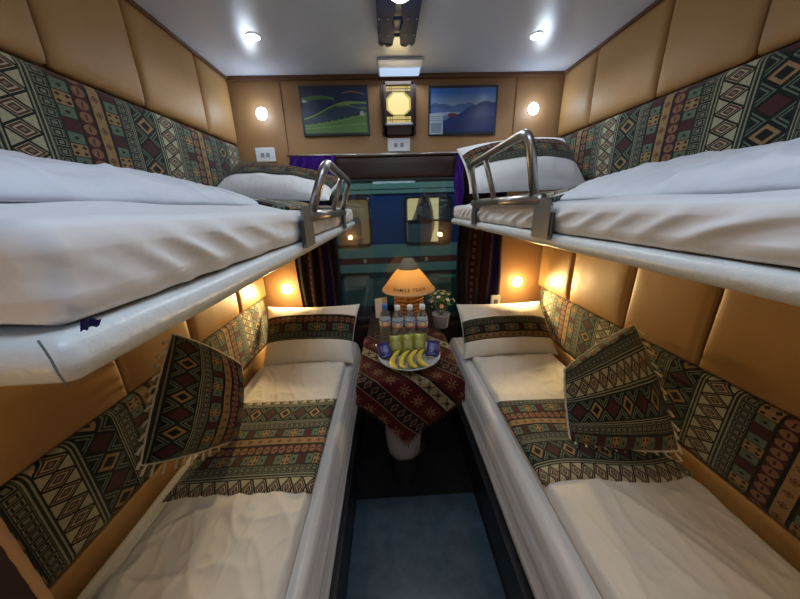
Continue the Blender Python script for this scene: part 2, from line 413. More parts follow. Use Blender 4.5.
band(1, -.12, 2.005, 1.53, 1.812, .992-.08*PER, False, 'geometric woven backrest band along right wall above the upper bunk')
band(-1, .45, 1.96, .505, .830, .60+.08*PER, True, 'geometric woven backrest band along left wall above the lower bunk')
band(1, .1, 1.96, .505, .830, .765+.08*PER, True, 'geometric woven backrest band along right wall above the lower bunk')

# ------------------------------------------------------------------ upper bunks
def zprof(y): return 0
def upper_bunk(side):
    sn = 'left' if side < 0 else 'right'
    xe = -.216 if side < 0 else .418; xw = XL+.008 if side < 0 else XR-.008
    y0 = .17 if side < 0 else -.02
    y1 = 1.93
    lo, hi = (min(xe, xw), y0, 1.308), (max(xe, xw), y1, 1.343)
    t = thing('upper_bunk', ((xe+xw)/2, (y0+y1)/2, 1.308), f'{sn} upper bunk board edged in pale grey vinyl with a steel guard rail', 'bunk', 'upper bunks')
    L = t.location
    def disp(p, n):
        return Vector((0, 0, .0015*ns(p.x*9, p.y*7, 3)))
    rebase(obj('bunk_board', rbox(lo, hi, .016, (30, 60, 8), disp), M['vinyl'], t), L)
    if side < 0:   # welt seam where the vinyl wraps the near corner
        bm = bmesh.new(); x = xe
        tube(bm, rounded([(x-.0075, y0-.0005, 1.347), (x-.004, y0-.0015, 1.336), (x-.0025, y0-.002, 1.322), (x-.002, y0-.001, 1.314)], .008), .0007, 6)
        rebase(obj('welt', bm, flat('grey_welt_cord', (.12, .13, .13), .8), t), L)
    # guard rail leaning over the aisle
    g = bpy.data.objects.new('guard_rail', None); COL.objects.link(g); g.parent = t
    ya, yb = (.80, 1.44) if side < 0 else (.80, 1.42)
    zb = 1.405 if side < 0 else 1.43; zt = 1.545 if side < 0 else 1.597
    s = side
    xb = xe; xt = xe-side*.05   # leans towards the aisle
    r = .0125
    def gp(name, bm, m=M['steel']): rebase(obj(name, bm, m, g), L)
    bm = bmesh.new(); tube(bm, rounded([(xb, ya+.03, zb), (xt, ya+(.055 if side < 0 else -.005), zt), (xt, yb-.09, zt-.012), (xb, yb-.05, zb)], .05, 8), r, 14); gp('hoop', bm)
    f = .55; bm = bmesh.new(); tube(bm, [(xb, ya+(yb-ya)*f, zb), (xt, ya+(yb-ya)*f-.0, zt-.006)], .010, 12); gp('post', bm)
    bm = bmesh.new(); tube(bm, [(xb, ya-.01, zb), (xb, yb, zb)], .016, 14); gp('lower_rail', bm)
    # clamp plates hugging the mattress edge
    for yy, wd in ((ya-.035, .085), (yb-.03, .05)):
        poly = [(-wd/2, 0), (wd/2, 0), (wd/2, .085), (wd*.35, .1), (-wd*.35, .1), (-wd/2, .085)]
        bm = bmesh.new(); prism(bm, poly, (xe-side*.004, yy, 1.330), (0, 1, 0), (0, 0, 1), (side*-.006, 0, 0)); 
        prism(bm, [(-wd/2, 0), (wd/2, 0), (wd/2, .03), (-wd/2, .03)], (xe-side*.004, yy, 1.329), (0, 1, 0), (side, 0, 0), (0, 0, .006))
        o = obj('clamp_plate', bm, M['dsteel'], g, smooth=False); rebase(o, L)
        bm = bmesh.new(); prism(bm, [(-.006, 0), (.006, 0), (.006, .06), (-.006, .06)], (xe-side*.003, yy-wd/2-.007, 1.337), (0, 1, 0), (0, 0, 1), (side*-.004, 0, 0))
        rebase(obj('clamp_bolt_strip', bm, M['black'], g, smooth=False), L)
    return t
upper_bunk(-1); upper_bunk(1)

def fold_noise(p, dirx, diry, dirz, f, seed):
    a = p.x*dirx+p.y*diry+p.z*dirz
    b = ns(p.x*2.1+seed, p.y*2.1, p.z*2.1)
    return sin(a*f+b*5+seed)
def crown(x, side):
    d = max(0, (-.222-x) if side < 0 else (x-.424)); return .036*(1-exp(-max(0, d-.07)/.09))
def upper_mattress(side):
    sn = 'left' if side < 0 else 'right'
    xe = -.222 if side < 0 else .424; xw = XL+.012 if side < 0 else XR-.012
    y0 = .185 if side < 0 else 0.0
    lo, hi = (min(xe, xw), y0, 1.344), (max(xe, xw), 1.90, 1.421)
    def disp(p, n):
        d = 0; out = Vector((0, 0, 0))
        if n.x*-side > .2:     # the aisle side: sagging diagonal folds
            k = max(.15, min(1, (p.y-.22)/.12))*max(0, min(1, (1.9-p.y)/.2))
            q = p.y+(1.1 if side < 0 else 2.2)*(p.z-1.38); fq = (120-50*min(1, max(0, (p.y-.3)/.5))) if side < 0 else 62
            w_ = (sin(q*fq+3.5*ns(p.y*4, p.z*5, 1+side))*.5+.5)**2
            d = .009*k*w_*(.35+max(0, .5+ns(p.y*4, p.z*4, 7)))-.002
            hz = max(0, min(1, (p.z-1.35)/.03))
            tp_ = max(0, min(1, (1.418-p.z)/.03)); d *= (.3+.7*hz)*tp_
            d += .002*ns(p.y*22, p.z*8, 4)*tp_
        else:
            k = max(0, min(1, (p.x-xe)*side/.06)); d = k*(.004*ns(p.x*7, p.y*5, 2)+.0025*sin((p.x*30+p.y*14)+4*ns(p.x*3, p.y*3, 1)))
            if n.z > .3: out = Vector((0, 0, crown(p.x, side)))
        return n*d+out
    bm = rbox(lo, hi, .022, (24, 300, 18), disp)
    o = tag(obj('mattress', bm, M['cotton']), f'thin mattress in rumpled white sheet on the {sn} upper bunk', 'mattress', 'upper bunk mattresses')
    if side < 0:
        bm = grid(8, 4, lambda a, b: (-.214+.003*b+.001*sin(a*9), .185+.014*a, 1.345+.009*b*(1-.5*a)+.001*sin(a*14)))
        bmesh.ops.solidify(bm, geom=bm.faces[:], thickness=.0012)
        obj('sheet_corner_tag', bm, flat('royal_blue_cloth', (.02, .03, .25), .7), o)['label'] = 'small royal blue cloth tag at sheet corner'
    return o
upper_mattress(-1); upper_mattress(1)

def slab(x0, x1, y0, y1, zb_, hf, disp=None, n=(40, 90), r=.03, uvf=None, skirt=.0):
    """soft cloth slab: closed mesh, top height zbase+hf(x,y) rounded down to the base at its rim"""
    def P_(a, b, top):
        x = x0+(x1-x0)*a; y = y0+(y1-y0)*b
        h = hf(x, y); zbase = zb_(x) if callable(zb_) else zb_
        e = min(x-x0, x1-x, y-y0, y1-y)
        k = sqrt(max(0, 1-(1-min(1, e/r))**2))
        z = zbase+(h*k if top else 0)
        if disp and top: 
            dx, dy = disp(x, y, k); x += dx; y += dy
        return Vector((x, y, z))
    def sp(t, N, L):   # denser near rims
        m = 5; t = t*N
        ri = r/L
        if t <= m: return ri*(1-cos(pi/2*t/m))
        if t >= N-m: return 1-ri*(1-cos(pi/2*(N-t)/m))
        return ri+(1-2*ri)*(t-m)/(N-2*m)
    bm = bmesh.new()
    f = lambda top: (lambda a, b: P_(sp(a, n[0], x1-x0), sp(b, n[1], y1-y0), top))
    uf = (lambda a, b: uvf(x0+(x1-x0)*sp(a, n[0], x1-x0), y0+(y1-y0)*sp(b, n[1], y1-y0))) if uvf else None
    quadgrid(bm, n[0], n[1], f(True), uf)
    # underside: one face ring is enough
    bmesh.ops.remove_doubles(bm, verts=bm.verts[:], dist=1e-6)
    be = [e for e in bm.edges if e.is_boundary]
    bmesh.ops.holes_fill(bm, edges=be, sides=0)
    return bm
# folded duvets on the upper bunks
def duvL(x, y):
    h = .066-.040*max(0, min(1, (x+.60)/.26)) - .034*min(1, max(0, (y-.45)/.60))
    h += .012*sin(y*7.5+x*9+.6)*(.6+.4*ns(x*3, y*3)) + .009*ns(x*9, y*12, 5) + .009*max(0, 1-abs(ns(x*6+y*3, y*9, 2))*2.2)**4
    return max(.014, h)
tag(obj('duvet', slab(-.875, -.34, .20, .86, lambda x: 1.420+crown(x, -1), duvL, n=(60, 140), r=.030), M['duvet']), 'white duvet folded lengthwise on the left upper bunk', 'duvet', 'upper bunk duvets')
def duvR(x, y):
    h = .070-.050*max(0, min(1, (.74-x)/.26)) - .030*max(0, min(1, (y-.50)/.45))
    h += .010*sin(y*8+x*7+2.2) + .009*ns(x*8, y*11, 9) + .008*max(0, 1-abs(ns(x*6-y*3, y*8, 12))*2.2)**4
    return max(.014, h)
tag(obj('duvet', slab(.510, 1.075, .02, .93, lambda x: 1.420+crown(x, 1), duvR, n=(60, 120), r=.030), M['duvet']), 'white duvet folded lengthwise on the right upper bunk', 'duvet', 'upper bunk duvets')

def runner(x0, x1, y0, y1, z, ph, sgn, label, hang=0, hs=1, group=None, h=.012, wave=.004, n=(50, 70), bend=None, per=.50, cr=None):
    def f(a, b):
        s = -hang+(x1-x0+hang*2)*a if False else (x1-x0)*a
        x = x0+s; y = y0+(y1-y0)*b; zz = z+h+wave*ns(x*6, y*7, ph*9)+wave*.5*sin(y*40+x*11)
        if bend: dx, dy, dz = bend(x, y, a, b); x += dx; y += dy; zz += dz
        ex = min(a, 1-a)*(x1-x0); k = sqrt(max(0, 1-(1-min(1, ex/.02))**2)); ey = min(b, 1-b)*(y1-y0); cz = cr(x) if cr else 0; k2 = sqrt(max(0, 1-(1-min(1, ey/.014))**2))
        return (x, y, z+cz+(zz-z)*k*k2)
    bm = grid(n[0], n[1], f, lambda a, b: (sgn*((y0+(y1-y0)*b)-ph)/per, (x0+(x1-x0)*a)/per+.3))
    be = [e for e in bm.edges if e.is_boundary]; bmesh.ops.holes_fill(bm, edges=be, sides=0)
    return tag(obj('bed_runner', bm, M['kilim']), label, 'bed runner', group)
runner(-.88, -.240, .80, 1.34, 1.422, .9, 1, 'patterned woven runner between duvet and pillow on the left upper bunk', group='upper bunk runners', cr=lambda x: crown(x, -1))
runner(.445, 1.08, .86, 1.30, 1.422, .9, 1, 'patterned woven runner between duvet and pillow on the right upper bunk', group='upper bunk runners', cr=lambda x: crown(x, 1))

# ------------------------------------------------------------------ pillows and cushions
def bil(c, a, b):
    A, B, C_, D = c
    return A*(1-a)*(1-b)+B*a*(1-b)+C_*a*b+D*(1-a)*b
def pillow_mesh(c, th, n=34, pinch=.05, wr=.004, seed=0, back=.6):
    """c: corners bottom-left, bottom-right, top-right, top-left seen from the front"""
    c = [Vector(v) for v in c]; nrm = (c[1]-c[0]).cross(c[3]-c[0]).normalized(); ctr = sum(c, Vector())/4
    def base(a, b):
        s, t = 2*a-1, 2*b-1
        p = bil(c, a, b)
        k = pinch*((1-s*s)*abs(t)**3*(1 if t > 0 else -1)); k2 = pinch*((1-t*t)*abs(s)**3*(1 if s > 0 else -1))
        up = (c[3]+c[2]-c[0]-c[1])/2; rt = (c[1]+c[2]-c[0]-c[3])/2
        return p-up*k-rt*k2*.6
    def prof(a, b):
        s, t = 2*a-1, 2*b-1
        return (max(0, (1-s*s)*(1-t*t)))**.48
    def f(sgn):
        def g(a, b):
            p = base(a, b); k = prof(a, b)
            rim = min(1, 6*min(a, 1-a, b, 1-b))
            w_ = wr*rim*(ns(a*5+seed, b*5, 1)*1.2+.5*sin(a*26+b*9+5*ns(a*3, b*3, seed)))
            return p+nrm*(sgn*th*(k if sgn > 0 else k*back)+w_*(1 if sgn > 0 else .5)*k)
        return g
    sp = lambda t: .5-.5*cos(pi*t)*(.55+.45*abs(cos(pi*t)))
    sp = lambda t: .5-.5*cos(pi*t)
    return f, sp, nrm
def pillow(c, th, name, label, cat, group=None, m='cotton', bandv=None, uvf=None, seed=0, pinch=.05, n=34, bandoff=.003, bandph=0, rot=False, uper=.5, wr=.004, bper=-.55):
    f, sp, nrm = pillow_mesh(c, th, n, pinch, wr, seed)
    base = sum((Vector(v) for v in c), Vector())/4
    t = thing(name, base, label, cat, group)
    bm = bmesh.new()
    W = (Vector(c[1])-Vector(c[0])).length; H = (Vector(c[3])-Vector(c[0])).length
    uf = (lambda a, b: (bandph+(sp(a)*W/uper if rot else -sp(b)*H/uper), (sp(b)*H if rot else sp(a)*W)/uper))
    quadgrid(bm, n, n, lambda a, b: f(1)(sp(a), sp(b)), uf); quadgrid(bm, n, n, lambda a, b: f(-1)(sp(a), sp(b)), uf, True)
    bmesh.ops.remove_doubles(bm, verts=bm.verts[:], dist=1e-5)
    rebase(obj('cover' if uvf is None else 'cover', bm, M[m], t), base)
    if bandv:
        v0, v1 = bandv
        g = f(1)
        def bf(a, b):
            A = sp(a); B = v0+(v1-v0)*b; A = min(max(A, .004), .996)
            return g(A, B)+nrm*(bandoff*(1-.0*abs(2*b-1)))
        bm = grid(n+8, 14, bf, lambda a, b: (bandph-b*(v1-v0)*H/bper, sp(a)*W/bper))
        bmesh.ops.solidify(bm, geom=bm.faces[:], thickness=.0025)
        rebase(obj('woven_band', bm, M['kilim'], t), base)['label'] = 'geometric woven band across the pillow'
    return t, f
PG = 'pillows with a woven band'
pillow([(-.835, 1.60, .478), (-.262, 1.60, .474), (-.222, 1.88, .782), (-.872, 1.90, .780)], .095, 'pillow', 'cream pillow with brown woven band at window end of the left lower bunk', 'pillow', PG, 'cream_cotton', (.34, .76), seed=1, bandph=.18, bper=-.58)
pillow([(.450, 1.585, .476), (1.075, 1.585, .476), (1.080, 1.90, .742), (.462, 1.88, .750)], .10, 'pillow', 'cream pillow with olive woven band at window end of the right lower bunk', 'pillow', PG, 'cream_cotton', (.25, .62), seed=2, bandph=.47, bper=-.52)
pillow([(-.868, 1.48, 1.492), (-.275, 1.42, 1.462), (-.236, 1.74, 1.575), (-.855, 1.84, 1.695)], .075, 'pillow', 'white pillow with woven band lying back on the left upper bunk', 'pillow', PG, 'cotton', (.36, .93), seed=3, bandph=.20, bper=-.50)
pillow([(.440, 1.58, 1.478), (1.075, 1.56, 1.485), (1.075, 1.86, 1.785), (.420, 1.84, 1.738)], .105, 'pillow', 'white pillow with woven band propped against the wall on the right upper bunk', 'pillow', PG, 'cotton', (.36, .76), seed=4, bandph=.18, bper=-.50)

def cushion(c, th, label, rot, ph, fr_edges, uper, seed, pinch=-.03):
    t, f = pillow(c, th, 'tasselled_cushion', label, 'cushion', 'tasselled scatter cushions', 'kilim', None, True, seed, pinch, 44, rot=rot, bandph=ph, uper=uper, wr=.008)
    L = t.location; g = f(1); g0 = f(-1)
    def edge(k, s):
        s = min(max(s, .001), .999)
        a, b = [(s, 0.), (1., s), (1-s, 1.), (0., 1-s)][k]; return g(a, b)
    ctr = g(.5, .5)*.5+g0(.5, .5)*.5
    bm = bmesh.new(); pts = []
    for k in range(4): pts += [edge(k, i/24) for i in range(24)]
    pts = [p+(p-ctr).normalized()*(.003+.0015*sin(i*2.1)) for i, p in enumerate(pts)]
    tube(bm, pts, lambda q: .0042, 6, closed=True); rebase(obj('piping', bm, M['tassel'], t), L)
    for k in fr_edges:
        for i in range(11):
            s = (i+.5)/11+.02*random.uniform(-1, 1); p = edge(k, s); out = (p-ctr).normalized()
            dn = Vector((0, 0, -1)); le = .030+.012*random.random()
            d = (out*.55+dn*.5+Vector((random.uniform(-.2, .2), random.uniform(-.75, -.3), 0))).normalized()
            pts2 = [p, p+d*le*.5+out*.002, p+d*le+dn*.004]
            if min(q.z for q in pts2) < .492: pts2 = [Vector((q.x, q.y-.0*j, max(q.z, .492))) for j, q in enumerate(pts2)]
            bm = bmesh.new(); tube(bm, pts2, lambda q: .0028+.0034*q, 6); rebase(obj('tassel', bm, M['tassel'], t), L)
    return t
# ------------------------------------------------------------------ lower bunks
def lower_bunk(side):
    sn = 'left' if side < 0 else 'right'
    xs = -.222 if side < 0 else .392; xw = XL+.006 if side < 0 else XR-.006
    lo = (min(xs, xw), .12, .0); hi = (max(xs, xw), 1.99, .20)
    tag(obj('lower_bunk', boxes((lo, hi), bev=.004), M['floor'], smooth=False), f'dark box bunk under the {sn} lower mattress', 'bunk', 'lower bunks')
    xe = -.236 if side < 0 else .412; xw2 = XL+.008 if side < 0 else XR-.008
    xt = -.300 if side < 0 else .490
    lo = (min(xe, xw2), .14, .202); hi = (max(xe, xw2), 1.985, .452)
    def disp(p, n):
        v = Vector((0, 0, 0))
        # aisle side slopes inwards towards the top like a hanging sheet
        q = max(0, 1-abs(p.x-xe)/.10); tz = (p.z-.202)/.25
        v.x += side*q*.030*tz
        if n.x*-side > .3:
            v += n*(.003*sin(tz*14+4*ns(p.y*1.2, 0, 2))+.003*ns(p.y*5, p.z*20, 3))*(1-.4*tz)
        elif n.z > .5:
            v += n*(.003*ns(p.x*9, p.y*4, 5)+.0015*sin(p.x*70+4*ns(p.x*3, p.y*2, 1)))
        return v
    def uvs(p): return ((p.x+p.z)*1.0, p.y)
    tag(obj('mattress', rbox(lo, hi, .045, (40, 110, 24), disp, uvs), M['satin']), f'mattress under striped white satin sheet on the {sn} lower bunk', 'mattress', 'lower bunk mattresses')
lower_bunk(-1); lower_bunk(1)
ZB = .453
def crease(x, y, sx, sy, seed, pw=4):
    return max(0, 1-abs(noise.noise(Vector((x*sx, y*sy, seed))))*2.2)**pw
def dL(x, y):
    near = max(0, min(1, (.80-y)/.12)); far = max(0, min(1, (y-1.2)/.1))
    h = .028+.002*ns(x*6, y*5, 1)
    h += near*(.014+.010*ns(x*5, y*4.5, 12)+.009*crease(x+.3*y, y, 7, 3.5, 3.1)+.007*crease(x-.4*y, y, 4, 8, 5.2)+.004*crease(x, y, 16, 9, 8))
    pk = exp(-((y-.70)/.05)**2); h += near*pk*.005*sin(x*75+3*ns(x*6, y*3, 2))
    h += far*(.008+.005*ns(x*5, y*6, 7)+.008*crease(x+.5*y, y, 9, 3, 4.4)+.004*crease(x, y, 14, 10, 6))
    return h
tag(obj('duvet', slab(-.800, -.310, .15, 1.62, ZB, dL, n=(110, 240), r=.022), M['cream_cotton']), 'thin white duvet spread flat over the left lower bunk', 'duvet', 'lower bunk duvets')
def dR(x, y):
    near = max(0, min(1, (.76-y)/.12)); far = max(0, min(1, (y-1.1)/.1))
    h = .028+.002*ns(x*6, y*5, 21)
    h += near*(.014+.008*ns(x*5, y*3.5, 32)+.013*crease(x+.45*y, y*.4, 5, 2.2, 13.3, 3)+.006*crease(x+.2*y, y, 11, 4, 15.2)+.003*crease(x, y, 16, 9, 18))
    h += far*(.008+.005*ns(x*5, y*6, 27)+.008*crease(x-.5*y, y, 8, 3.5, 24.4)+.004*crease(x, y, 14, 10, 26))
    return h
tag(obj('duvet', slab(.508, 1.040, .15, 1.60, ZB, dR, n=(90, 200), r=.022), M['cream_cotton']), 'thin white duvet spread flat over the right lower bunk', 'duvet', 'lower bunk duvets')
# rolled sheet edge along the right wall
bm = bmesh.new(); tube(bm, [(1.052+.005*sin(i*.9), .16+i*.06, .461+.003*sin(i*1.7)) for i in range(13)], .011, 10); 
# runners
def bendR(x, y, a, b): 
    w_ = .018*sin((x-.5)*12)*(1-b); return (0, w_, 0)
runner(-.812, -.303, .730, 1.232, ZB+.033, .708, 1, 'patterned woven runner laid across the left lower bunk', group='lower bunk runners', wave=.003, per=.49)
runner(.500, 1.050, .700, 1.145, ZB+.033, .764, -1, 'patterned woven runner laid across the right lower bunk', group='lower bunk runners', wave=.004, bend=bendR, per=.46)
cushion([(-.868, .765, .618), (-.690, 1.000, .490), (-.605, 1.000, .845), (-.868, 1.045, .970)], .115, 'dark patterned cushion with ivory tassels leaning on the left wall', True, .985, (0, 3), -.44, 5)
cushion([(.715, .885, .486), (1.058, .785, .520), (1.058, 1.090, .900), (.752, 1.045, .722)], .115, 'patterned cushion with ivory tassels leaning on the right wall', False, -.44, (0, 1), -.38, 6)
# end partition of the left lower bunk
pt = thing('bunk_end_panel', (-.82, .40, .49), 'dark plum upholstered end panel with tan piping at the foot of the left lower bunk', 'partition')
# flat panel against the left wall at the mattress foot
rebase(obj('panel', boxes(((-.900, .385, .49), (-.745, .399, 1.28)), bev=.008), flat('dark_plum_cloth', (.022, .014, .028), .9), pt, smooth=False), pt.location)
bm = bmesh.new(); tube(bm, [(-.742, .392+.0005*sin(i*3), 0.50+i*.0255) for i in range(31)], .008, 8); rebase(obj('piping', bm, flat('tan_piping', (.36, .22, .12), .8), pt), pt.location)

# ------------------------------------------------------------------ floor mat
bm = rbox((-.219, -.45, .0), (.386, 1.055, .006), .002, (8, 12, 8)); tag(obj('floor_mat', bm, M['mat']), 'blue grey marbled mat on the aisle floor between the bunks', 'mat')

# ------------------------------------------------------------------ table
TZ = .685
tb = thing('table', (.07, 1.5, 0), 'small fixed window table under the red woven cloth', 'table')
TX0, TX1, TY0 = -.155, .297, 1.075
def ttop():
    bm = bmesh.new(); r = .05; pts = []
    for cx, cy, a0 in ((TX1-r, TY0+r, -90), (TX1-.01, 1.96, 0), (TX0+.01, 1.96, 90), (TX0+r, TY0+r, 180)):
        rr = r if cy < 1.5 else .01
        for i in range(7): a = radians(a0+i*15); pts.append((cx+rr*cos(a), cy+rr*sin(a)))
    return prism(bm, pts, (0, 0, TZ-.025), (1, 0, 0), (0, 1, 0), (0, 0, .025))
rebase(obj('tabletop', ttop(), M['dwood'], tb, smooth=False), tb.location)
bm = bmesh.new(); lathe(bm, [(.11, .0), (.11, .012), (.05, .03), (.028, .06), (.028, .60), (.08, .632), (.08, .635)], 24, (.07, 1.40, 0)); rebase(obj('pedestal', bm, M['dsteel'], tb), tb.location)
# cloth: a square turned on its corner, hanging over the front edge
cc = Vector((.070, 1.250)); HS = .365
ang = radians(43)
def clothf(a, b):
    p, q = (a-.5)*2*HS, (b-.5)*2*HS
    X = cc.x+p*cos(ang)-q*sin(ang); Y = cc.y+p*sin(ang)+q*cos(ang)
    z = TZ+.003; dz = 0; R = .012
    fy = TY0-.006
    def hang(d):
        if d <= 0: return 0, 0
        if d < R*pi/2: th = d/R; return R*sin(th), R*(1-cos(th))
        return R, R+(d-R*pi/2)
    oy, zy = hang(fy-Y); lx, zl = hang((TX0-.004)-X); rx, zr = hang(X-(TX1+.004))
    y = fy-oy if fy-Y > 0 else Y
    x = X
    if X < TX0-.004: x = TX0-.004-lx
    if X > TX1+.004: x = TX1+.004+rx
    zz = z-max(zy, zl, zr)-.35*min(zy, max(zl, zr))
    dr = max(zy, zl, zr)
    if dr > 0:
        if zy >= max(zl, zr): y -= .012*dr/.3*sin(X*28+1)+.02*dr; 
        else: x += (-1 if X < 0 else 1)*(.008*sin(Y*30))*min(1, dr/.1)
    else: zz += .0012*ns(X*12, Y*12, 4)+.0008
    return (x, y, zz)
bm = grid(90, 90, clothf, lambda a, b: (a*2.1+.60, b*2.1))
bmesh.ops.solidify(bm, geom=bm.faces[:], thickness=.002)
tcl = tag(obj('tablecloth', bm, M['tcloth']), 'red woven tablecloth with cream stripe draped cornerwise over the small table', 'tablecloth')
# fringe
bm = bmesh.new()
for i in range(56):
    for which in (0,):
        s = .44+.56*i/55
        for (a, b) in ((s*0+0.0, 1-s), ):
            pass
for e_ in range(2):
    for i in range(40):
        s = i/39; a, b = ((0., s) if e_ == 0 else (s, 0.))
        p = Vector(clothf(a, b))
        if p.z < TZ-.02:
            d = Vector((random.uniform(-.2, .2), -.15, -1)).normalized()
            tube(bm, [p, p+d*.008, p+d*.016], lambda q: .0014+.0008*q, 5)
obj('fringe', bm, flat('dark_red_yarn', (.07, .012, .015), .9), tcl)

# plate with fruit and snacks
PC = Vector((.078, 1.245))
pl = tag(obj('plate', lathe(bmesh.new(), [(.001, .004), (.09, .004), (.115, .012), (.152, .034), (.155, .036), (.152, .038), (.113, .017), (.09, .009), (.001, .009)][::1], 40, (0, 0, 0)), M['ceramic'], smooth=True), 'round white plate holding bananas and snack packets on the red tablecloth', 'plate')
pl.location = (PC.x, PC.y, TZ+.004)
def banana():
    t = thing('banana', (0, 0, 0), '', 'banana', 'bananas on the plate')
    bm = bmesh.new(); N = 16; pts = []
    for i in range(N+1):
        a = radians(-55+110*i/N); pts.append((0, .085*sin(a), .075*(1-cos(a))*1.0))
    tube(bm, pts, lambda q: .0155*(max(.02, sin(pi*min(1, max(0, q*.93+.05))))**.45)+.0005, 6); obj('fruit', bm, M['banana'], t)
    bm = bmesh.new(); p = Vector(pts[-1]); tube(bm, [p, p+Vector((0, .012, .014))], .004, 6); obj('stem', bm, M['bstem'], t)
    return t
ban = banana(); labs = ['leftmost ripe yellow banana at the plate front', 'second ripe yellow banana from the left on the plate', 'third ripe yellow banana from the left on the plate', 'rightmost ripe yellow banana at the plate front']
for i in range(4):
    loc = (PC.x-.085+.043*i, PC.y-.060, TZ+.034+.002*i); rot = (radians(14), radians(62+4*i), radians([6, 2, 8, 14][i]))
    if i == 0: ban.location = loc; ban.rotation_euler = rot; ban['label'] = labs[0]
    else: dup(ban, None, loc, rot, labs[i])
# snack packets
def packet(w, h, m, name, cols):
    t = thing(name, (0, 0, 0), '', 'snack packet')
    def f(s):
        return lambda a, b: ((a-.5)*w*(1-.05*sin(pi*b)), s*.014*(max(0, sin(pi*a)*sin(pi*b)))**.6+.0012*sin(a*50)*(abs(b-.5) > .44), h*b)
    bm = bmesh.new(); quadgrid(bm, 14, 14, f(1)); quadgrid(bm, 14, 14, f(-1), None, True); bmesh.ops.remove_doubles(bm, verts=bm.verts[:], dist=1e-5)
    obj('wrapper', bm, m, t)
    bm = grid(8, 6, lambda a, b: ((a-.5)*w*.6, -.0155*(max(0, sin(pi*(.2+.6*a))*sin(pi*(.3+.4*b))))**.6-.001, h*(.3+.4*b)))
    obj('printed_patch', bm, flat('patch_'+name, cols, .4), t)
    return t
pk = packet(.068, .104, M['pgreen'], 'green_snack_packet', (.32, .33, .12)); pk['group'] = 'yellow green packets on the plate'
labs = ['left yellow green snack packet standing behind the bananas', 'middle yellow green snack packet standing behind the bananas', 'right yellow green snack packet standing behind the bananas']
for i in range(3):
    loc = (PC.x-.060+.058*i, PC.y+.030+.004*i, TZ+.0155); rot = (radians(-22), 0, radians([4, 0, -5][i]))
    if i == 0: pk.location = loc; pk.rotation_euler = rot; pk['label'] = labs[0]
    else: dup(pk, None, loc, rot, labs[i])
pb = packet(.07, .10, M['pblue'], 'blue_snack_packet', (.05, .06, .19)); pb['group'] = 'navy packets on the plate'
pb.location = (PC.x-.112, PC.y-.030, TZ+.036); pb.rotation_euler = (radians(-66), radians(-6), radians(12)); pb['label'] = 'navy snack packet at left rim of the plate'
dup(pb, None, (PC.x+.112, PC.y-.030, TZ+.036), (radians(-66), radians(6), radians(-12)), 'navy snack packet at right rim of the plate')
# water bottles
def bottle(capm):
    t = thing('water_bottle', (0, 0, 0), '', 'bottle', 'water bottles on the table')
    prof = [(.001, 0), (.026, 0), (.029, .006), (.029, .05), (.027, .056), (.029, .062), (.029, .125), (.0275, .13), (.029, .136), (.026, .158), (.014, .184), (.0125, .190), (.0125, .198)]
    obj('bottle_body', lathe(bmesh.new(), prof, 24), M['water'], t)
    obj('cap', lathe(bmesh.new(), [(.0145, .190), (.0148, .191), (.0148, .208), (.013, .211), (.001, .2112)], 20), capm, t)
    me = lathe(bmesh.new(), [(.0297, .104), (.0299, .105), (.0299, .140), (.0297, .141)], 24)
    o = obj('label_sleeve', me, M['slv'], t)
    return t
slv = mat('printed_bottle_label', (.5, .55, .6), .4); tt = slv.node_tree
tc = tt.nodes.new('ShaderNodeTexCoord'); s_ = tt.nodes.new('ShaderNodeSeparateXYZ'); tt.links.new(tc.outputs['Object'], s_.inputs[0])
X_, Z_ = E(tt, s_.outputs[0]), E(tt, s_.outputs[2]); Y_ = E(tt, s_.outputs[1])
c_ = Cc(tt, (.42, .52, .62)); e_ = (X_*X_*2800.0+(Z_-.122)*(Z_-.122)*4200.0); c_.over(e_.lt(1.0)*Y_.lt(0), (.60, .34, .14)).over(e_.lt(.35)*Y_.lt(0), (.75, .65, .45)).over((Z_-.137).ab().lt(.0025), (.05, .12, .35)).over((Z_-.107).ab().lt(.0025), (.5, .06, .05))
tt.links.new(c_.k, P(slv).inputs['Base Color']); M['slv'] = slv
b0 = bottle(M['capb']); b1_ = bottle(M['capw'])
bl_ = ['leftmost water bottle, with a blue cap, on the window table', 'second water bottle from the left with pale cap', 'third water bottle from the left with pale cap', 'rightmost water bottle in the row before the lamp']
bx = [(-.038, 1.425), (.030, 1.400), (.096, 1.400), (.162, 1.400)]
b0.location = (*bx[0], TZ+.004); b0['label'] = bl_[0]; b1_.location = (*bx[1], TZ+.004); b1_['label'] = bl_[1]
dup(b1_, None, (*bx[2], TZ+.004), None, bl_[2]); dup(b1_, None, (*bx[3], TZ+.004), None, bl_[3])
for o_ in COL.objects:
    if o_.name.startswith('water_bottle'): o_.scale = (1.03, 1.03, 1.13)
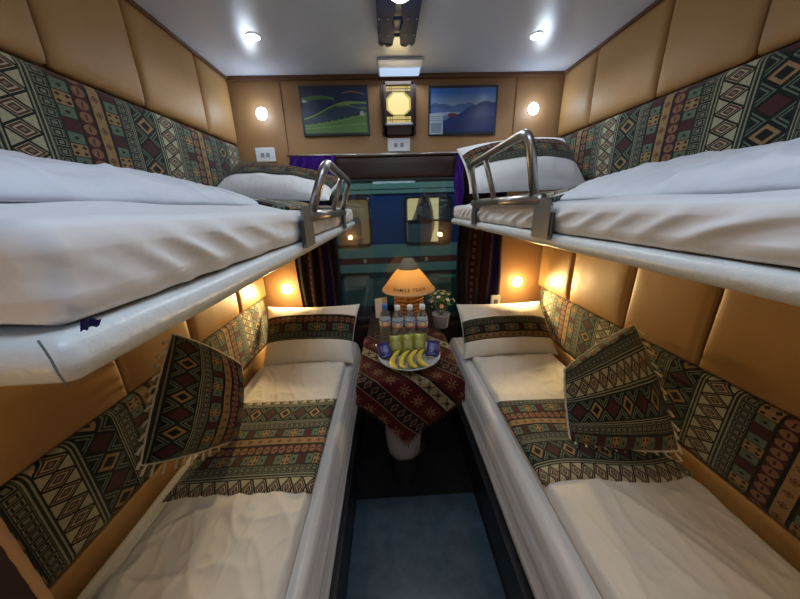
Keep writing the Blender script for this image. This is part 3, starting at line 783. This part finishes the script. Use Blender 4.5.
# lamp
LX, LY = .118, 1.80
lp = thing('table_lamp', (LX, LY, TZ), 'lit table lamp with pleated cream shade and coiled rattan base', 'lamp')
bm = bmesh.new()
for i in range(9):
    z = .012+i*.024; rr = .098-.004*abs(i-4)*.5
    tube(bm, [(rr*cos(2*pi*k/36), rr*sin(2*pi*k/36), z) for k in range(36)], .0065, 6, closed=True)
for k in range(8): a = 2*pi*k/8; tube(bm, [(.092*cos(a), .092*sin(a), .0), (.092*cos(a), .092*sin(a), .212)], .004, 6)
obj('rattan_base', bm, M['rattan'], lp)
obj('lamp_stem', lathe(bmesh.new(), [(.05, 0), (.05, .01), (.012, .02), (.012, .24), (.02, .245), (.02, .27)], 16), M['bwood'], lp)
NP = 88
sh = bmesh.new(); R0, R1, Z0, Z1 = .170, .058, .218, .365
def shp(a, b):
    th = 2*pi*a; r_ = R0+(R1-R0)*b; r_ += .0038*(1 if int(round(a*NP)) % 2 else -1)*(.4+.6*(1-b)); z = Z0+(Z1-Z0)*b+.006*sin(pi*b); return (r_*cos(th), r_*sin(th), z)
quadgrid(sh, NP, 8, shp); bmesh.ops.remove_doubles(sh, verts=sh.verts[:], dist=1e-6); so = obj('lamp_shade', sh, M['shade'], lp)
bm = bmesh.new(); tube(bm, [(R0*1.01*cos(2*pi*k/60), R0*1.01*sin(2*pi*k/60), Z0) for k in range(60)], .0055, 8, closed=True); obj('shade_hem', bm, flat('cream_hem', (.60, .42, .24), .8), so)
obj('shade_cap', lathe(bmesh.new(), [(.068, .357), (.069, .362), (.056, .380), (.042, .403), (.034, .419), (.001, .422)], 28), M['olive'], lp)
bmb = bmesh.new(); bmesh.ops.create_uvsphere(bmb, u_segments=16, v_segments=12, radius=.022, matrix=Matrix.Translation((0, 0, .275))); obj('bulb', bmb, glow('bulb_glow', (1, .72, .34), 30), lp)
cu = bpy.data.curves.new('lettering', 'FONT'); cu.body = 'DAMILE TRAIN'; cu.size = .028; cu.align_x = 'CENTER'; cu.space_character = 1.25; cu.offset = .0002
tmp = bpy.data.objects.new('tmp', cu); COL.objects.link(tmp); bpy.context.view_layer.update()
me = bpy.data.meshes.new_from_object(tmp.evaluated_get(bpy.context.evaluated_depsgraph_get())); bpy.data.objects.remove(tmp)
bm = bmesh.new(); bm.from_mesh(me); bmesh.ops.subdivide_edges(bm, edges=bm.edges[:], cuts=1); bmesh.ops.triangulate(bm, faces=bm.faces[:])
sl = sqrt((R0-R1)**2+(Z1-Z0)**2)
for v in bm.verts:
    d = .026+v.co.y; r_ = R0-(R0-R1)*d/sl+.0055; z = Z0+(Z1-Z0)*d/sl+.006*sin(pi*d/sl); a = -pi/2+v.co.x/(R0*.93)-.02; v.co = Vector((r_*cos(a), r_*sin(a), z))
obj('lettering', bm, M['ink'], so, smooth=False)['label'] = 'dark brown lettering round the lamp shade'
# card
cd = thing('table_card', (-.072, 1.84, TZ), 'small cream card standing on the table left of the lamp', 'card')
obj('card_panel', prism(bmesh.new(), [(-.042, 0), (.042, .004), (.042, .150), (-.042, .138)], (0, 0, 0), (1, 0, 0), (0, .1, 1), (0, .0015, 0)), M['paper'], cd, smooth=False)
obj('card_foot', prism(bmesh.new(), [(-.04, 0), (.04, .0), (.04, .12), (-.04, .12)], (0, .05, 0), (1, 0, 0), (0, -.28, 1), (0, .0015, 0)), M['paper'], cd, smooth=False)
# potted flowers
fp = thing('potted_flowers', (.312, 1.66, TZ), 'small white pot of pale artificial flowers right of the lamp', 'plant')
obj('pot', lathe(bmesh.new(), [(.001, 0), (.040, 0), (.048, .07), (.050, .072), (.046, .074), (.042, .066), (.001, .064)], 20), M['ceramic'], fp)
bm = bmesh.new(); 
for i in range(90):
    th = random.uniform(0, 2*pi); ph = random.uniform(.0, 1.25); R = random.uniform(.03, .075)
    p = Vector((R*sin(ph)*cos(th), R*sin(ph)*sin(th), .10+R*cos(ph)*1.3)); d = Vector((cos(th), sin(th), random.uniform(-.3, .9))).normalized(); s = d.cross(Vector((0, 0, 1))).normalized()*.007
    le = random.uniform(.02, .034); n_ = s.cross(d).normalized()*.004
    v = [bm.verts.new(q) for q in (p, p+d*le*.5+s, p+d*le, p+d*le*.5-s, p+d*le*.5+n_)]
    bm.faces.new([v[0], v[1], v[4]]); bm.faces.new([v[1], v[2], v[4]]); bm.faces.new([v[2], v[3], v[4]]); bm.faces.new([v[3], v[0], v[4]])
for i in range(14): a = i*2.4; tube(bm, [(0, 0, .06), (.02*cos(a), .02*sin(a), .09), (.04*cos(a), .04*sin(a), .13)], .0015, 5)
obj('foliage', bm, M['leaf'], fp, smooth=False)
for i in range(16):
    th = i*2.4; ph = .2+1.1*(i/16); R = .072; p = Vector((R*sin(ph)*cos(th), R*sin(ph)*sin(th), .105+R*cos(ph)*1.25)); out = (p-Vector((0, 0, .09))).normalized()
    bm = bmesh.new(); u_ = out.cross(Vector((.1, .2, 1))).normalized(); w_ = out.cross(u_)
    for k in range(6):
        a = 2*pi*k/6; d = u_*cos(a)+w_*sin(a); s = (-u_*sin(a)+w_*cos(a))*.005
        v = [bm.verts.new(q) for q in (p, p+d*.007+s+out*.003, p+d*.013+out*.002, p+d*.007-s+out*.003)]; bm.faces.new(v)
    bmesh.ops.create_icosphere(bm, subdivisions=1, radius=.0035, matrix=Matrix.Translation(p+out*.002))
    obj('flower', bm, M['petal'] if i % 3 else M['petal2'], fp, smooth=False)
# bin below the table
fp.scale = (1.2, 1.2, 1.2)
bn = thing('waste_bin', (.035, 1.16, 0), 'small pale rounded bin standing under the table', 'bin')
obj('bin_body', lathe(bmesh.new(), [(.001, 0), (.05, 0), (.056, .01), (.078, .40), (.080, .405), (.075, .405), (.054, .012), (.001, .012)], 28), M['black'], bn)
obj('bin_liner', lathe(bmesh.new(), [(.074, .21), (.086, .235), (.092, .30), (.090, .40), (.084, .418), (.076, .41), (.065, .32), (.04, .28), (.001, .27)], 28, wob=lambda a, z: 1+.03*sin(a*2*pi*9)+.02*sin(a*2*pi*5)), M['pale'], bn)['label'] = 'pale plastic liner'

# ------------------------------------------------------------------ curtains
def curtain(x0, x1, z0, z1, y, name, label, m, cat='curtain', group=None, amp=.016, waves=4, per=.24, uo=0):
    def f(a, b):
        x = x0+(x1-x0)*a; z = z0+(z1-z0)*b
        return (x+.006*sin(b*9+a*5), y+amp*sin(a*waves*2*pi+.6*sin(b*4))*(1.1-.3*b)+.004*ns(x*20, z*8, 3), z)
    bm = grid(60, 24, f, lambda a, b: (uo+a*(x1-x0)/per, b)); bmesh.ops.solidify(bm, geom=bm.faces[:], thickness=.002)
    return tag(obj(name, bm, m), label, cat, group)
curtain(-.655, -.375, .45, 1.60, 1.962, 'window_curtain', 'dark purple striped curtain gathered at the left of the window', M['curtain'], group='window curtains', per=.28)
curtain(.488, .800, .45, 1.72, 1.962, 'window_curtain', 'dark purple striped curtain gathered at the right of the window', M['curtain'], group='window curtains', per=.32)
curtain(-.600, -.310, 1.625, 1.738, 1.955, 'curtain_valance', 'bright purple cloth gathered on rail above left window corner', M['purple'], 'valance', 'purple cloths at the window top', .008, 5)
curtain(.440, .500, 1.40, 1.735, 1.950, 'curtain_valance', 'bright purple cloth hanging at right window top corner', M['purple'], 'valance', 'purple cloths at the window top', .006, 2)

# ------------------------------------------------------------------ rear wall fittings
def onwall(x0, x1, z0, z1, d=.012, y=YB): return ((x0, y-d, z0), (x1, y, z1))
def picture(x0, x1, z0, z1, label, shapes, frame=.014):
    cx, cz = (x0+x1)/2, (z0+z1)/2
    t = thing('framed_picture', (cx, YB, cz), label, 'picture', 'landscape pictures on the rear wall'); L = t.location
    fm = mat('dark_frame', (.015, .02, .035), .35)
    bm = boxes(((x0, YB-.018, z0), (x1, YB-.0005, z1)), bev=.002); rebase(obj('frame', bm, fm, t, smooth=False), L)
    me = bmesh.new(); X0, X1, Z0, Z1 = x0+frame, x1-frame, z0+frame, z1-frame; mats = []
    for i, (poly, col) in enumerate(shapes):
        vs = [me.verts.new((X0+(X1-X0)*a, YB-.0185-.00025*i, Z0+(Z1-Z0)*b)) for a, b in poly]
        f = me.faces.new(vs); f.normal_update()
        if f.normal.y > 0: f.normal_flip()
        f.material_index = len(mats); mats.append(mat('print_ink', col, .35, coat=.1))
    bmesh.ops.triangulate(me, faces=me.faces[:])
    mesh = bpy.data.meshes.new('print'); me.to_mesh(mesh); me.free()
    for m in mats: mesh.materials.append(m)
    rebase(link('print', mesh, None, t, False), L); return t
def hill(pts): return [(0, 0)]+pts+[(1, 0)] if pts[0][0] == 0 else pts
R_ = [([(0, 0), (1, 0), (1, 1), (0, 1)], (.008, .020, .070))]
def curve(f, n=30, base=0.0, x0=0, x1=1): return [(x0, base)]+[(x0+(x1-x0)*i/n, f(x0+(x1-x0)*i/n)) for i in range(n+1)]+[(x1, base)]
def ribbon(f, g, n=30, x0=0, x1=1): return [(x0+(x1-x0)*i/n, f(x0+(x1-x0)*i/n)) for i in range(n+1)]+[(x1-(x1-x0)*i/n, g(x1-(x1-x0)*i/n)) for i in range(n+1)]
h1 = lambda x: .78+.06*sin(x*5+.3)-.25*max(0, x-.45)
h2 = lambda x: .35+.36*sin(min(1.57, x*2.1))**1.5-.10*max(0, x-.72)
h3 = lambda x: .20+.12*x+.14*x*x+.012*sin(x*60)
T1 = R_+[(ribbon(h1, lambda x: h1(x)-.09*(1-x)-.015, x0=0, x1=.5), (.07, .15, .04)), (ribbon(lambda x: .88+.05*sin(x*9+1), lambda x: .86+.04*sin(x*9+1), x0=.62, x1=.98), (.22, .16, .06)),
         (curve(h2), (.018, .045, .08)), (ribbon(h2, lambda x: h2(x)-.035-.05*exp(-((x-.68)/.12)**2)), (.17, .26, .06)), (ribbon(lambda x: h2(x)-.06-.06*exp(-((x-.9)/.2)**2), lambda x: h2(x)-.09-.2*max(0, x-.6), x0=.55), (.09, .16, .05))]
T1 += [(curve(h3), (.09, .19, .05)), (ribbon(lambda x: h3(x)-.03+.02*sin(x*90), lambda x: h3(x)-.05), (.18, .32, .08)), (ribbon(lambda x: .12+.1*x+.015*sin(x*110), lambda x: .09+.1*x), (.15, .27, .08)), ([(.16, .22), (.19, .22), (.19, .29), (.16, .29)], (.02, .03, .05)), ([(.88, .40), (.96, .38), (.95, .48), (.91, .49)], (.35, .36, .33)), ([(.78, .36), (.90, .40), (.86, .46)], (.015, .02, .04))]
picture(-.503, -.091, 1.858, 2.124, 'dark framed picture of green terraced hills on the left of the lantern', T1)
m1 = lambda x: .64+.03*sin(x*14)+.015*sin(x*33); m2 = lambda x: .56+.03*sin(x*8+1)+.01*sin(x*40); m3 = lambda x: .30+.38*min(1, max(0, (x-.25)/.5))+.02*sin(x*24)-.0*x
T2 = [([(0, 0), (1, 0), (1, 1), (0, 1)], (.035, .13, .42))]
for i in range(8): T2.append(([(0, 0), (1, 0), (1, .92-.04*i), (0, .92-.04*i)], (.035+.028*i, .13+.028*i, .42+.006*i)))
T2 += [(curve(m1), (.06, .12, .30)), (ribbon(lambda x: .56+.02*sin(x*20), lambda x: .42+.02*sin(x*9)), (.09, .16, .38)), (curve(lambda x: .44+.03*sin(x*6), x1=.55), (.34, .42, .58)), (curve(lambda x: .36+.03*sin(x*7), x1=.4), (.14, .20, .40)),
       (curve(m3), (.008, .032, .17)), (curve(lambda x: m3(x)*.55), (.005, .02, .11)), ([(.32, .42), (.325, .42), (.325, .56), (.32, .56)], (.02, .03, .08)), ([(.27, .36), (.40, .36), (.41, .41), (.39, .44), (.28, .44), (.26, .40)], (.14, .03, .05))]
p2 = picture(.277, .706, 1.847, 2.113, 'dark framed picture of blue mountains and a red cable car right of the lantern', T2)
# small notice on the second picture (code left blank)
nt = tag(obj('notice_card', boxes(((.283, YB-.0225, 1.853), (.366, YB-.0212, 1.965))), flat('pale_blue_notice', (.42, .50, .58), .5), smooth=False), 'pale notice card stuck to lower left corner of the blue mountain picture', 'notice')
bm = boxes(*[((.291, YB-.0229, 1.948-.011*i), (.358-.01*(i % 2), YB-.0226, 1.952-.011*i)) for i in range(3)], ((.291, YB-.0229, 1.860), (.358, YB-.0226, 1.915)))
obj('printed_lines', bm, flat('notice_ink', (.20, .27, .38), .6), nt, smooth=False)
# wall lantern
lx0, lx1, lz0, lz1 = -.012, .196, 1.850, 2.127; cx = (lx0+lx1)/2
ln = thing('wall_lantern', (cx, YB, lz0), 'lit dark wood lantern with octagonal yellow panel on the rear wall between pictures', 'wall lamp'); L = ln.location
ysz = .05
rebase(obj('lantern_frame', boxes(((lx0+.012, YB-ysz, lz0), (lx0+.030, YB, lz1)), ((lx1-.030, YB-ysz, lz0), (lx1-.012, YB, lz1)), ((lx0+.012, YB-ysz, lz1-.018), (lx1-.012, YB, lz1)), ((lx0+.012, YB-ysz, lz0), (lx1-.012, YB, lz0+.05)),
      ((lx0, YB-ysz+.01, lz0+.01), (lx0+.012, YB, lz1-.012)), ((lx1-.012, YB-ysz+.01, lz0+.01), (lx1, YB, lz1-.012)), bev=.002), M['dwood'], ln, smooth=False), L)
rebase(obj('lantern_panel', boxes(((lx0+.03, YB-.030, lz0+.05), (lx1-.03, YB-.026, lz1-.018))), glow('lantern_paper_glow', (1, .78, .25), .55), ln, smooth=False), L)
oct_ = [(.066*cos(radians(22.5+45*k))*1.03, .062*sin(radians(22.5+45*k))) for k in range(8)]
rebase(obj('octagon_shade', prism(bmesh.new(), oct_, (cx, YB-.038, 2.015), (1, 0, 0), (0, 0, 1), (0, .006, 0)), glow('lantern_octagon_glow', (1, .80, .30), .95), ln, smooth=False), L)
fb = []
for z in (2.090, 2.078, 1.955, 1.930): fb.append(((lx0+.03, YB-.043, z), (lx1-.03, YB-.039, z+.003)))
for x in (lx0+.05, lx0+.062, lx1-.062, lx1-.050): fb.append(((x, YB-.043, 2.066), (x+.0025, YB-.039, lz1-.018))); fb.append(((x, YB-.043, lz0+.05), (x+.0025, YB-.039, 1.962)))
for q in fb: rebase(obj('lattice_bar', boxes(q), M['dwood'], ln, smooth=False), L)
hx, hz = (lx1-lx0-.06)/2, .066      # dark corner fillets round the octagon
for sx in (-1, 1):
    for sz in (-1, 1): rebase(obj('corner_fillet', prism(bmesh.new(), [(sx*hx, sz*hz), (sx*hx, sz*.03), (sx*.032, sz*hz)], (cx, YB-.042, 2.015), (1, 0, 0), (0, 0, 1), (0, .003, 0)), M['dwood'], ln, smooth=False), L)
rebase(obj('lantern_shelf', boxes(((lx0+.022, YB-.065, lz0+.048), (lx1-.022, YB-.05, lz0+.060)), bev=.002), flat('pale_metal_shelf', (.45, .50, .55), .3), ln, smooth=False), L)
# switches
def plate_(x0, x1, z0, z1, label, name='wall_switch', two=True, cat='switch'):
    t = thing(name, ((x0+x1)/2, YB, (z0+z1)/2), label, cat); L = t.location
    rebase(obj('cover_plate', boxes(((x0, YB-.012, z0), (x1, YB-.0005, z1)), bev=.003), M['wplastic'], t, smooth=False), L)
    w_ = x1-x0; 
    for c in (.36, .64) if two else (.5,):
        x = x0+w_*c; rebase(obj('rocker' if cat == 'switch' else 'socket_hole', boxes(((x-.011, YB-.0150, (z0+z1)/2-.014), (x+.011, YB-.0122, (z0+z1)/2+.010)), bev=.001), flat('grey_insert', (.25, .28, .33), .5), t, smooth=False), L)
    return t
plate_(.016, .160, 1.762, 1.839, 'white double switch plate under the wall lantern')
plate_(-.820, -.700, 1.722, 1.802, 'white socket plate on rear wall above the left upper pillow', 'wall_socket', True, 'socket')
plate_(.600, .640, 1.800, 1.830, 'small white plate on rear wall above the right upper pillow', 'wall_socket', False, 'socket') if False else None
sk = thing('wall_socket', (.77, YB-.075, .735), 'small white socket box beside the right curtain above the lower pillow', 'socket')
obj('socket_box', boxes(((-.035, -.012, -.055), (.035, .012, .05)), bev=.004), M['wplastic'], sk, smooth=False); obj('socket_hole', boxes(((-.014, -.0150, -.03), (.014, -.0122, .02))), flat('dark_insert', (.08, .08, .09), .5), sk, smooth=False)

# downlights
def point(name, loc, col, e, r=.03):
    l = bpy.data.lights.new(name, 'POINT'); l.energy = e; l.color = col; l.shadow_soft_size = r; o = bpy.data.objects.new(name, l); o.location = loc; COL.objects.link(o); return o
def area(name, loc, rot, sx, sy, col, e):
    l = bpy.data.lights.new(name, 'AREA'); l.shape = 'RECTANGLE'; l.size = sx; l.size_y = sy; l.energy = e; l.color = col
    o = bpy.data.objects.new(name, l); o.location = loc; o.rotation_euler = rot; COL.objects.link(o); return o
def spot(name, loc, rot, col, e, ang=140, r=.03):
    l = bpy.data.lights.new(name, 'SPOT'); l.energy = e; l.color = col; l.spot_size = radians(ang); l.spot_blend = .6; l.shadow_soft_size = r
    o = bpy.data.objects.new(name, l); o.location = loc; o.rotation_euler = rot; COL.objects.link(o); return o
WARM = (1, .70, .31); COOL = (.80, .90, 1)
def downlight(loc, axis, m, label, group, rr=.034):
    t = thing('downlight', loc, label, 'light', group)
    ringp = [(rr*1.0, 0), (rr*1.06, 0), (rr*1.06, .003), (rr*1.02, .004), (rr*1.0, .004)]
    bm = bmesh.new(); lathe(bm, ringp, 28); lens = bmesh.new(); lathe(lens, [(.0005, .0), (rr, .0), (rr, .004), (rr*.7, .009), (.0005, .011)], 24)
    M_ = Matrix.Rotation(radians(90), 4, 'X') if axis == 'y' else Matrix.Rotation(radians(180), 4, 'X')
    for b in (bm, lens): b.transform(M_)
    obj('bezel', bm, M['wplastic'], t); obj('lens', lens, m, t); return t
g1 = 'round lights on the rear wall'
downlight((-.745, YB-.0005, 1.988), 'y', M['lampw'], 'round cool white light high on rear wall at left', g1)
downlight((.942, YB-.0005, 1.986), 'y', M['lampw'], 'round cool white light high on rear wall at right', g1)
downlight((-.764, YB-.0005, .874), 'y', M['lampo'], 'round warm light on rear wall above left lower pillow', g1, .038)
downlight((.955, YB-.0005, .860), 'y', M['lampo'], 'round warm light on rear wall above right lower pillow', g1, .038)
downlight((-.576, 1.600, ZC-.0005), 'z', M['lampw'], 'small cool ceiling downlight on the left', 'ceiling downlights', .028)
downlight((.737, 1.617, ZC-.0005), 'z', M['lampw'], 'small cool ceiling downlight on the right', 'ceiling downlights', .028)
for x, z in ((-.745, 1.988), (.942, 1.986)): point('wall_light_bulb', (x, YB-.07, z), (.62, .78, 1), .9, .03)
for x, z in ((-.764, .874), (.955, .860)): point('reading_bulb', (x, YB-.07, z), WARM, 2.6, .03); spot('reading_spot', (x, YB-.05, z), (radians(-72), 0, 0), WARM, 22, 135, .03)
for x, sn in ((-.62, 'left'), (.84, 'right')):     # unseen lights added at the door end to warm the lower bunks
    t = downlight((x, YF+.0505, .98), 'y', M['lampo'], f'added round warm fill light at the door end above the {sn} lower bunk', 'added door end fill lights', .034); t.rotation_euler = (0, 0, pi)
    point('door_fill_light', (x, YF+.14, .98), WARM, 4, .03)
for x in (-.576, .737): spot('ceiling_bulb', (x, 1.60, ZC-.03), (0, 0, 0), COOL, 5, 150, .03)

# ceiling lamp with carved dark panels
cl = thing('ceiling_lamp', (.072, 1.25, ZC), 'lit oval ceiling lamp with carved dark blue wooden side panels', 'ceiling lamp'); L = cl.location
rebase(obj('backplate', boxes(((-.012, .92, ZC-.012), (.152, 1.60, ZC-.0005)), bev=.003), flat('cream_backplate', (.45, .42, .33), .5), cl, smooth=False), L)
def carved(xc, s):
    pts = []; n = 40
    y0, y1 = .90, 1.62
    out = [(xc+s*.045, y0+(y1-y0)*i/n) for i in range(n+1)]
    inn = [(xc-s*(.017+.012*abs(sin(i*pi/10))), y1-(y1-y0)*i/n) for i in range(n+1)]
    out[-1] = (xc+s*.045, y1-.02)
    tip = [(xc+s*.030, y1+.006), (xc+s*.018, y1-.012), (xc+s*.004, y1+.012), (xc-s*.014, y1+.004), (xc-s*.024, y1-.014)]
    return out+tip+inn
for s, xc in ((-1, .032), (1, .112)):
    bm = prism(bmesh.new(), carved(xc, s), (0, 0, ZC-.034), (1, 0, 0), (0, 1, 0), (0, 0, .020))
    rebase(obj('carved_panel', bm, M['iron'], cl, smooth=False), L)
    for yy in (1.30, 1.42, 1.53, 1.18):
        for xx in (xc, xc+s*.036):
            bm = bmesh.new(); bmesh.ops.create_uvsphere(bm, u_segments=8, v_segments=6, radius=.0035, matrix=Matrix.Translation((xx, yy, ZC-.035)))
            rebase(obj('stud', bm, M['steel'], cl), L)
for yy in (1.44, 1.555): rebase(obj('cross_bar', boxes(((.03, yy, ZC-.026), (.115, yy+.008, ZC-.016))), M['iron'], cl, smooth=False), L)
bm = bmesh.new(); bmesh.ops.create_uvsphere(bm, u_segments=32, v_segments=16, radius=1, matrix=Matrix.Translation((.072, 1.165, ZC-.050)) @ Matrix.Diagonal((.060, .11, .044, 1))); rebase(obj('glass_dome', bm, M['lampc'], cl), L)
spot('ceiling_lamp_bulb', (.072, 1.19, ZC-.09), (0, 0, 0), (.90, .96, 1), 15, 170, .08)
# strip lamp against rear wall
sl_ = thing('strip_light', (.10, 1.90, ZC), 'glowing rectangular cool strip light on ceiling beside the rear wall', 'ceiling light'); L = sl_.location
rebase(obj('housing', boxes(((-.022, 1.80, ZC-.014), (.222, 1.988, ZC-.0005)), bev=.003), M['ceiling'], sl_, smooth=False), L)
rebase(obj('diffuser', boxes(((-.014, 1.885, ZC-.020), (.214, 1.980, ZC-.0145)), bev=.002), M['stripl'], sl_, smooth=False), L)
area('strip_bulb', (.10, 1.93, ZC-.03), (radians(-12), 0, 0), .22, .08, COOL, 1.4)
# table lamp and lantern light
point('table_lamp_bulb', (LX, LY, TZ+.275), (1, .62, .26), 6.0, .02)
area('lantern_bulb', (cx, YB-.07, 2.01), (radians(-90), 0, 0), .12, .12, (1, .75, .35), .35)
# unseen fill light added under the entrance ceiling, without a fixture, and corridor light
area('entrance_fill_light', (.1, .15, ZC-.02), (0, 0, 0), .5, .25, (.66, .80, 1), 5)
area('corridor_lamp', (.12, -.85, 1.95), (radians(72), 0, 0), .7, .3, (.70, .84, 1), 2)

# ------------------------------------------------------------------ the train alongside
YT = 3.20
tr = thing('railway_carriage', (0, YT, 0), 'blue and teal passenger carriage standing on the next track outside', 'train'); L = tr.location
def tp(name, bs, m, bev=0): return rebase(obj(name, boxes(*bs, bev=bev), m, tr, smooth=False), L)
navy = flat('navy_carriage_paint', (.008, .04, .17), .3); teal = flat('teal_carriage_paint', (.12, .26, .245), .35); brown = flat('brown_band_paint', (.10, .035, .03), .4)
tp('body_side', [((-4, YT, .90), (4, YT+.08, 1.56))], navy)
tp('upper_stripe', [((-4, YT-.01, 1.565), (4, YT+.08, 1.60)), ((-4, YT-.004, 1.60), (4, YT+.08, 1.612)), ((-4, YT-.01, 1.612), (4, YT+.08, 1.685))], teal)
tp('roof', [((-4, YT-.02, 1.69), (4, YT+.6, 1.74)), ((-4, YT+.1, 1.74), (4, YT+.9, 2.1))], flat('dark_roof_paint', (.03, .04, .04), .6))
tp('lower_stripe', [((-4, YT-.012, .885), (4, YT+.08, 1.028))], teal)
tp('brown_stripe', [((-4, YT-.010, .812), (4, YT+.08, .885))], brown)
tp('lower_stripe', [((-4, YT-.012, .715), (4, YT+.08, .812))], teal)
tp('skirt', [((-4, YT+.01, .30), (4, YT+.1, .715))], flat('grey_green_skirt_paint', (.05, .12, .12), .5))
tp('equipment_box', [((.56, YT-.10, .22), (1.5, YT+.0, .655))], flat('dark_green_box_paint', (.012, .075, .05), .5), .01)
tp('undercarriage', [((-4, YT+.2, -.7), (4, YT+.6, .30))], M['black'])
bm = bmesh.new()
for x in (-.28, .42, 1.1): prism(bm, [(-.015, -.02), (.015, -.02), (.015, .02), (-.015, .02)], (x, YT-.02, .85), (1, 0, 0), (0, 0, 1), (0, .02, 0))
rebase(obj('latch', bm, flat('pale_latch', (.4, .4, .36), .4), tr, smooth=False), L)
def rrect(w, h, r, k=6):
    out = []
    for cx_, cy_, a0 in ((w-r, h-r, 0), (-w+r, h-r, 90), (-w+r, -h+r, 180), (w-r, -h+r, 270)):
        for i in range(k+1): a = radians(a0+90*i/k); out.append((cx_+r*cos(a), cy_+r*sin(a)))
    return out
def ring(bm, w, h, r, t_, o, d):
    A = rrect(w, h, r); B = rrect(w-t_, h-t_, max(.01, r-t_*.6)); o = Vector(o); n = len(A)
    va = [bm.verts.new(o+Vector((a, 0, b))) for a, b in A]; vb = [bm.verts.new(o+Vector((a, 0, b))) for a, b in B]
    vc = [bm.verts.new(v.co+Vector((0, d, 0))) for v in va]; vd = [bm.verts.new(v.co+Vector((0, d, 0))) for v in vb]
    fs = []
    for k in range(n):
        j = (k+1) % n; fs += [bm.faces.new([va[k], va[j], vb[j], vb[k]]), bm.faces.new([va[k], vc[k], vc[j], va[j]]), bm.faces.new([vb[k], vb[j], vd[j], vd[k]])]
    bmesh.ops.recalc_face_normals(bm, faces=fs); return bm
warmg = glow('lit_compartment_tan', (.55, .36, .18), .20); curt = glow('lit_cream_curtain', (.85, .68, .36), .60); dk = flat('dark_seat_back', (.01, .02, .03), .6); bl2 = flat('blue_grey_seat', (.05, .09, .12), .6)
for xc, wd in ((-.42, .235), (.44, .262), (1.30, .25), (-1.28, .25)):
    rebase(obj('window_rim', ring(bmesh.new(), wd, .258, .05, .026, (xc, YT-.018, 1.275), .02), M['black'], tr, smooth=False), L)
    o = rebase(obj('window_glow', prism(bmesh.new(), rrect(wd-.02, .24, .03), (xc, YT-.004, 1.275), (1, 0, 0), (0, 0, 1), (0, .003, 0)), warmg, tr, smooth=False), L)
    if xc > 0:
        wv = [(-.225, .235), (-.10, .235), (-.14, .10), (-.19, -.02), (-.225, -.06)]
        rebase(obj('curtain', prism(bmesh.new(), wv, (xc, YT-.007, 1.275), (1, 0, 0), (0, 0, 1), (0, .002, 0)), curt, tr, smooth=False), L)
        wv = [(.015, .235), (.115, .235), (.115, -.23), (.03, -.23), (.075, -.05), (.05, .12)]
        rebase(obj('curtain', prism(bmesh.new(), wv, (xc, YT-.007, 1.275), (1, 0, 0), (0, 0, 1), (0, .002, 0)), curt, tr, smooth=False), L)
        wv = [(-.225, .0), (-.13, .02), (-.12, .15), (-.05, .19), (.02, .16), (.045, .02), (.03, -.23), (-.225, -.23)]
        rebase(obj('seat_back', prism(bmesh.new(), wv, (xc, YT-.010, 1.275), (1, 0, 0), (0, 0, 1), (0, .002, 0)), bl2, tr, smooth=False), L)
        wv = [(-.13, .0), (-.10, .16), (-.06, .235), (-.01, .235), (.03, .1), (.04, .0)]
        rebase(obj('headrest', prism(bmesh.new(), wv, (xc, YT-.012, 1.275), (1, 0, 0), (0, 0, 1), (0, .002, 0)), dk, tr, smooth=False), L)
        rebase(obj('side_panel', boxes(((xc+.115, YT-.012, 1.04), (xc+.24, YT-.006, 1.51))), flat('dark_side_panel', (.03, .04, .045), .5), tr, smooth=False), L)
        rebase(obj('window_bar', boxes(((xc-.235, YT-.018, 1.265), (xc+.235, YT-.012, 1.285))), M['black'], tr, smooth=False), L)
    else:
        rebase(obj('seat_back', prism(bmesh.new(), [(-.2, -.23), (.13, -.23), (.12, .05), (-.2, .09)], (xc, YT-.008, 1.275), (1, 0, 0), (0, 0, 1), (0, .002, 0)), flat('brown_seat', (.16, .12, .09), .6), tr, smooth=False), L)
struct(obj('trim_6', boxes(((-5, YB+.15, -.75), (5, 6, -.70))), flat('dark_ballast', (.02, .02, .02), .9), smooth=False))
area('platform_lamp', (.2, 2.6, 2.9), (radians(20), 0, 0), 3, .2, (.82, .95, 1), 34)

wd_ = bpy.data.worlds.new('night'); SC.world = wd_; wd_.use_nodes = True
wd_.node_tree.nodes['Background'].inputs[0].default_value = (.10, .14, .22, 1); wd_.node_tree.nodes['Background'].inputs[1].default_value = .25

# ------------------------------------------------------------------ camera
cam = bpy.data.cameras.new('camera'); co = bpy.data.objects.new('camera', cam); COL.objects.link(co); SC.camera = co
pi_, ya, ro = radians(18.164), radians(1.863), radians(-1.735)
F = Vector((sin(ya)*cos(pi_), cos(ya)*cos(pi_), -sin(pi_))); Rv = Vector((cos(ya), -sin(ya), 0)); Uv = Rv.cross(F)
R2 = Rv*cos(ro)+Uv*sin(ro); U2 = -Rv*sin(ro)+Uv*cos(ro)
Mx = Matrix((R2, U2, -F)).transposed().to_4x4(); Mx.translation = Vector((0, 0, 1.42)); co.matrix_world = Mx
cam.sensor_fit = 'HORIZONTAL'; cam.sensor_width = 36; cam.lens = 280.526/800*36; cam.clip_start = .01
SC.view_settings.view_transform = 'Standard'; SC.view_settings.look = 'None'; SC.view_settings.gamma = 1; SC.view_settings.exposure = 0.0
SC.view_settings.use_curve_mapping = False
